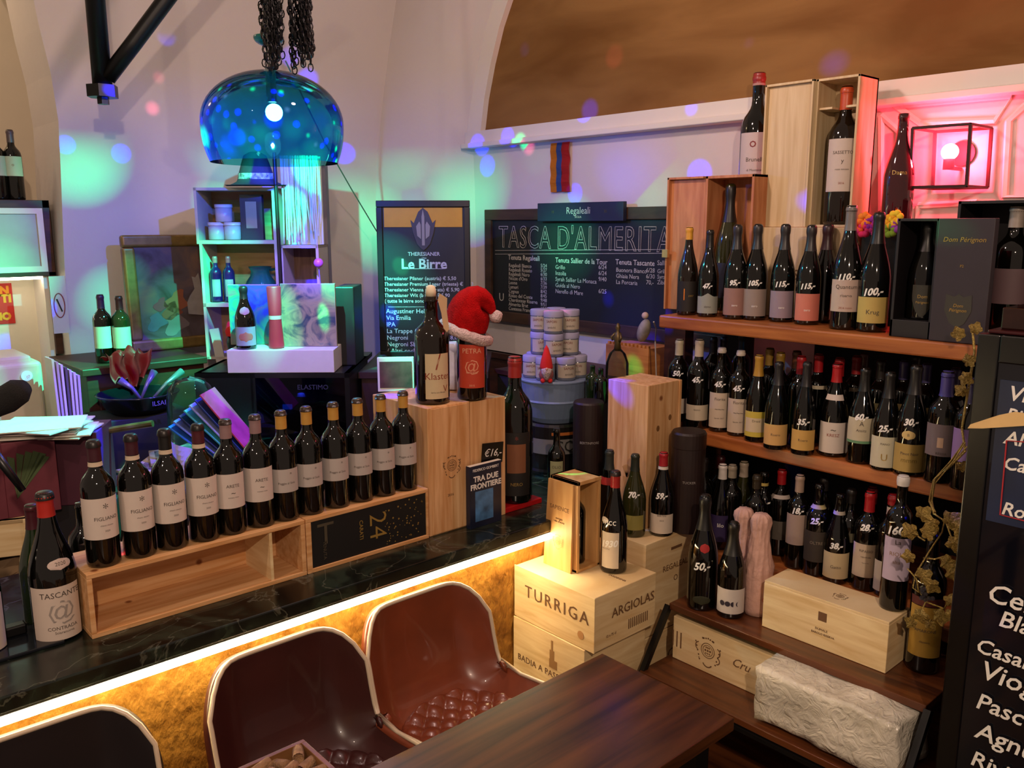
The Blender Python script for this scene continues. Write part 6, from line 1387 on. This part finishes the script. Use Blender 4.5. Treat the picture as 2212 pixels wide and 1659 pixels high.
# ================================================================ CORNER OF THE BAR BY THE CHALKBOARD
ck_ = root('corner_cabinet', 'dark low cabinet behind the tall pine box, carrying the chest and glass dome', 'cabinet', (2.54, 2.62, 0)); zk = zat(Vector((2.54, 2.62, 0)), 815)
zk = min(zk, 1.50)
obj('cabinet_body', B((0, .45, -.47, .30, 0, zk-.02)), mat('dark_backing', '#120c0a'), ck_); obj('top', B((-.01, .45, -.48, .31, zk-.02, zk)), cabw, ck_)
def onc(x, y, dX): p = px(x, y, dX); p.z = zk+.001; return p
a, b = px(1308, 790, 2.78), px(1400, 790, 2.78)
ob_ = root('toy_chest', 'orange wooden chest with scalloped top edge beside the chalkboard', 'chest', (2.78, (a.y+b.y)/2, zk+.001)); hw = (a.y-b.y)/2; hc_ = px(1350, 742, 2.78).z-zk
om = wood('orange_wood', '#c98440', '#a8632a', (4, 4, 40), .5)
bm = B((0, .16, -hw, hw, 0, hc_-.012))
for k in range(11): box(bm, 0, .012, -hw+2*hw*k/11, -hw+2*hw*(k+.55)/11, hc_-.012, hc_)
obj('chest_body', bm, om, ob_, bevel=.001)
p = onc(1333, 800, 2.64)
gd = root('glass_cloche', 'glass cloche bottle with small bronze statuette on top, left of the orange chest', 'cloche', p)
hd_ = zat(p, 752)-p.z
obj('glass_shell', lathe([(.046, 0), (.048, .01), (.047, hd_*.6), (.034, hd_*.85), (.012, hd_), (0, hd_)], 28), tinted('clear_dome', '#dfe6e2'), gd, smooth=True)
z1 = zat(p, 698)-p.z; bz = mat('bronze', '#6a5634', .4, metal=.6, var=.2)
obj('statuette', lathe([(0, hd_-.01), (.016, hd_-.01), (.012, hd_+.02), (.018, hd_+(z1-hd_)*.4), (.012, hd_+(z1-hd_)*.6), (.006, hd_+(z1-hd_)*.7), (.011, hd_+(z1-hd_)*.82), (.004, z1), (0, z1)], 14), bz, gd, smooth=True)
for s in (-1, 1): obj('arm', tube([(0, s*.012, hd_+(z1-hd_)*.6), (-.01, s*.026, hd_+(z1-hd_)*.45), (-.01, s*.018, hd_+(z1-hd_)*.3)], .005, 6), bz, gd, smooth=True)
p = onc(1388, 742, 2.84); 
sh2 = root('shell_ornament', 'grey and cream shell-like bird ornament on the orange chest', 'ornament', (2.86, px(1388, 742, 2.86).y, zk+.001+hc_+.001))
bm = sphere((0, 0, .05), .035, 18, 12, sc=(.8, .8, 1.45))
for v in bm.verts: v.co += Vector((0, -.25*(v.co.z-.03), 0))
obj('body', bm, mat('bird_grey', '#8a8272', .7, var=.5, vs=25), sh2, smooth=True); obj('head', sphere((0, -.01, .115), .015), mat('bird_cream', '#c4a890', .7, var=.1), sh2, smooth=True)
for i, (x, y, g_) in enumerate(((1280, 795, glassg), (1298, 790, glassd), (1272, 830, glassd))):
    p = px(x, y, 2.56+.05*i); C = Vector((2.60+.06*i, p.y+.02, 0)); C.z = zk-.0; hB3 = .0
    p = pz(x, y, zk+.12+.02*i); C = Vector((p.x, p.y, zk+.001)); 
    if i < 2: bottle('small dark %s bottle crowded left of the glass cloche' % ['green', 'black'][i], 'bordeaux', .13, C, R=.026, glass=g_, seg=20, name='small_bottle', cat='bottle')
lamp = root('wall_lantern', 'square metal wall lantern with glowing red bulb at upper right', 'wall lamp', RED)
O = RED
def cg(x, y, X): return px(x, y, X)-O
wire = mat('lantern_metal', '#3a1a18', .5, metal=.5, var=.1)
f = [cg(1972, 277, 2.86), cg(2097, 268, 2.86), cg(2088, 402, 2.86), cg(1967, 405, 2.86)]
bk_ = [v+Vector((.17, 0, 0)) for v in f]
bm = bmesh.new()
for q in (f, bk_):
    for i in range(4): tube([q[i], q[(i+1) % 4]], .0065, 4, bm)
for i in range(4): tube([f[i], bk_[i]], .0055, 4, bm)
obj('cage', bm, wire, lamp); obj('back_plate', lathe([(0, 0), (.04, 0), (.04, .01), (0, .01)], 20), wire, lamp, loc=(XW-.003-RED.x, 0, 0), rot=(0, -PI/2, 0)); obj('mount_arm', tube([(0, 0, -.05), (XW-RED.x-.01, 0, -.05)], .006, 8), wire, lamp)
obj('glass_panes', poly_prism([v+Vector((.002, 0, 0)) for v in f], (1, 0, 0), .002), tinted('clear_pane', '#f4f4f4', k=.02, facing=.1), lamp)
obj('bulb', sphere((0, 0, 0), .026, 20, 14), glow('red_bulb_glow', '#ff8c8c', 8), lamp, smooth=True)
obj('bulb_socket', lathe([(0, -.055), (.017, -.055), (.017, -.022), (0, -.022)], 16), mat('socket_dark', '#2a1412', .5, var=0), lamp, smooth=True)
tag(obj('white_cable', tube([Vector((2.49, 1.985, 1.70)), Vector((2.60, 2.06, 1.66)), Vector((2.66, 2.11, 1.60)), Vector((2.68, 2.115, 1.45)), Vector((2.68, 2.11, 1.35))], .0028, 6), paper('#a89c94')), 'thin pale cable looping down from the end of the top shelf', 'cable')
for o in list(COL.objects):
    if o.type == 'MESH' and o.parent is None and o.get('category') is None and o.get('kind') is None: print('UNTAGGED', o.name)
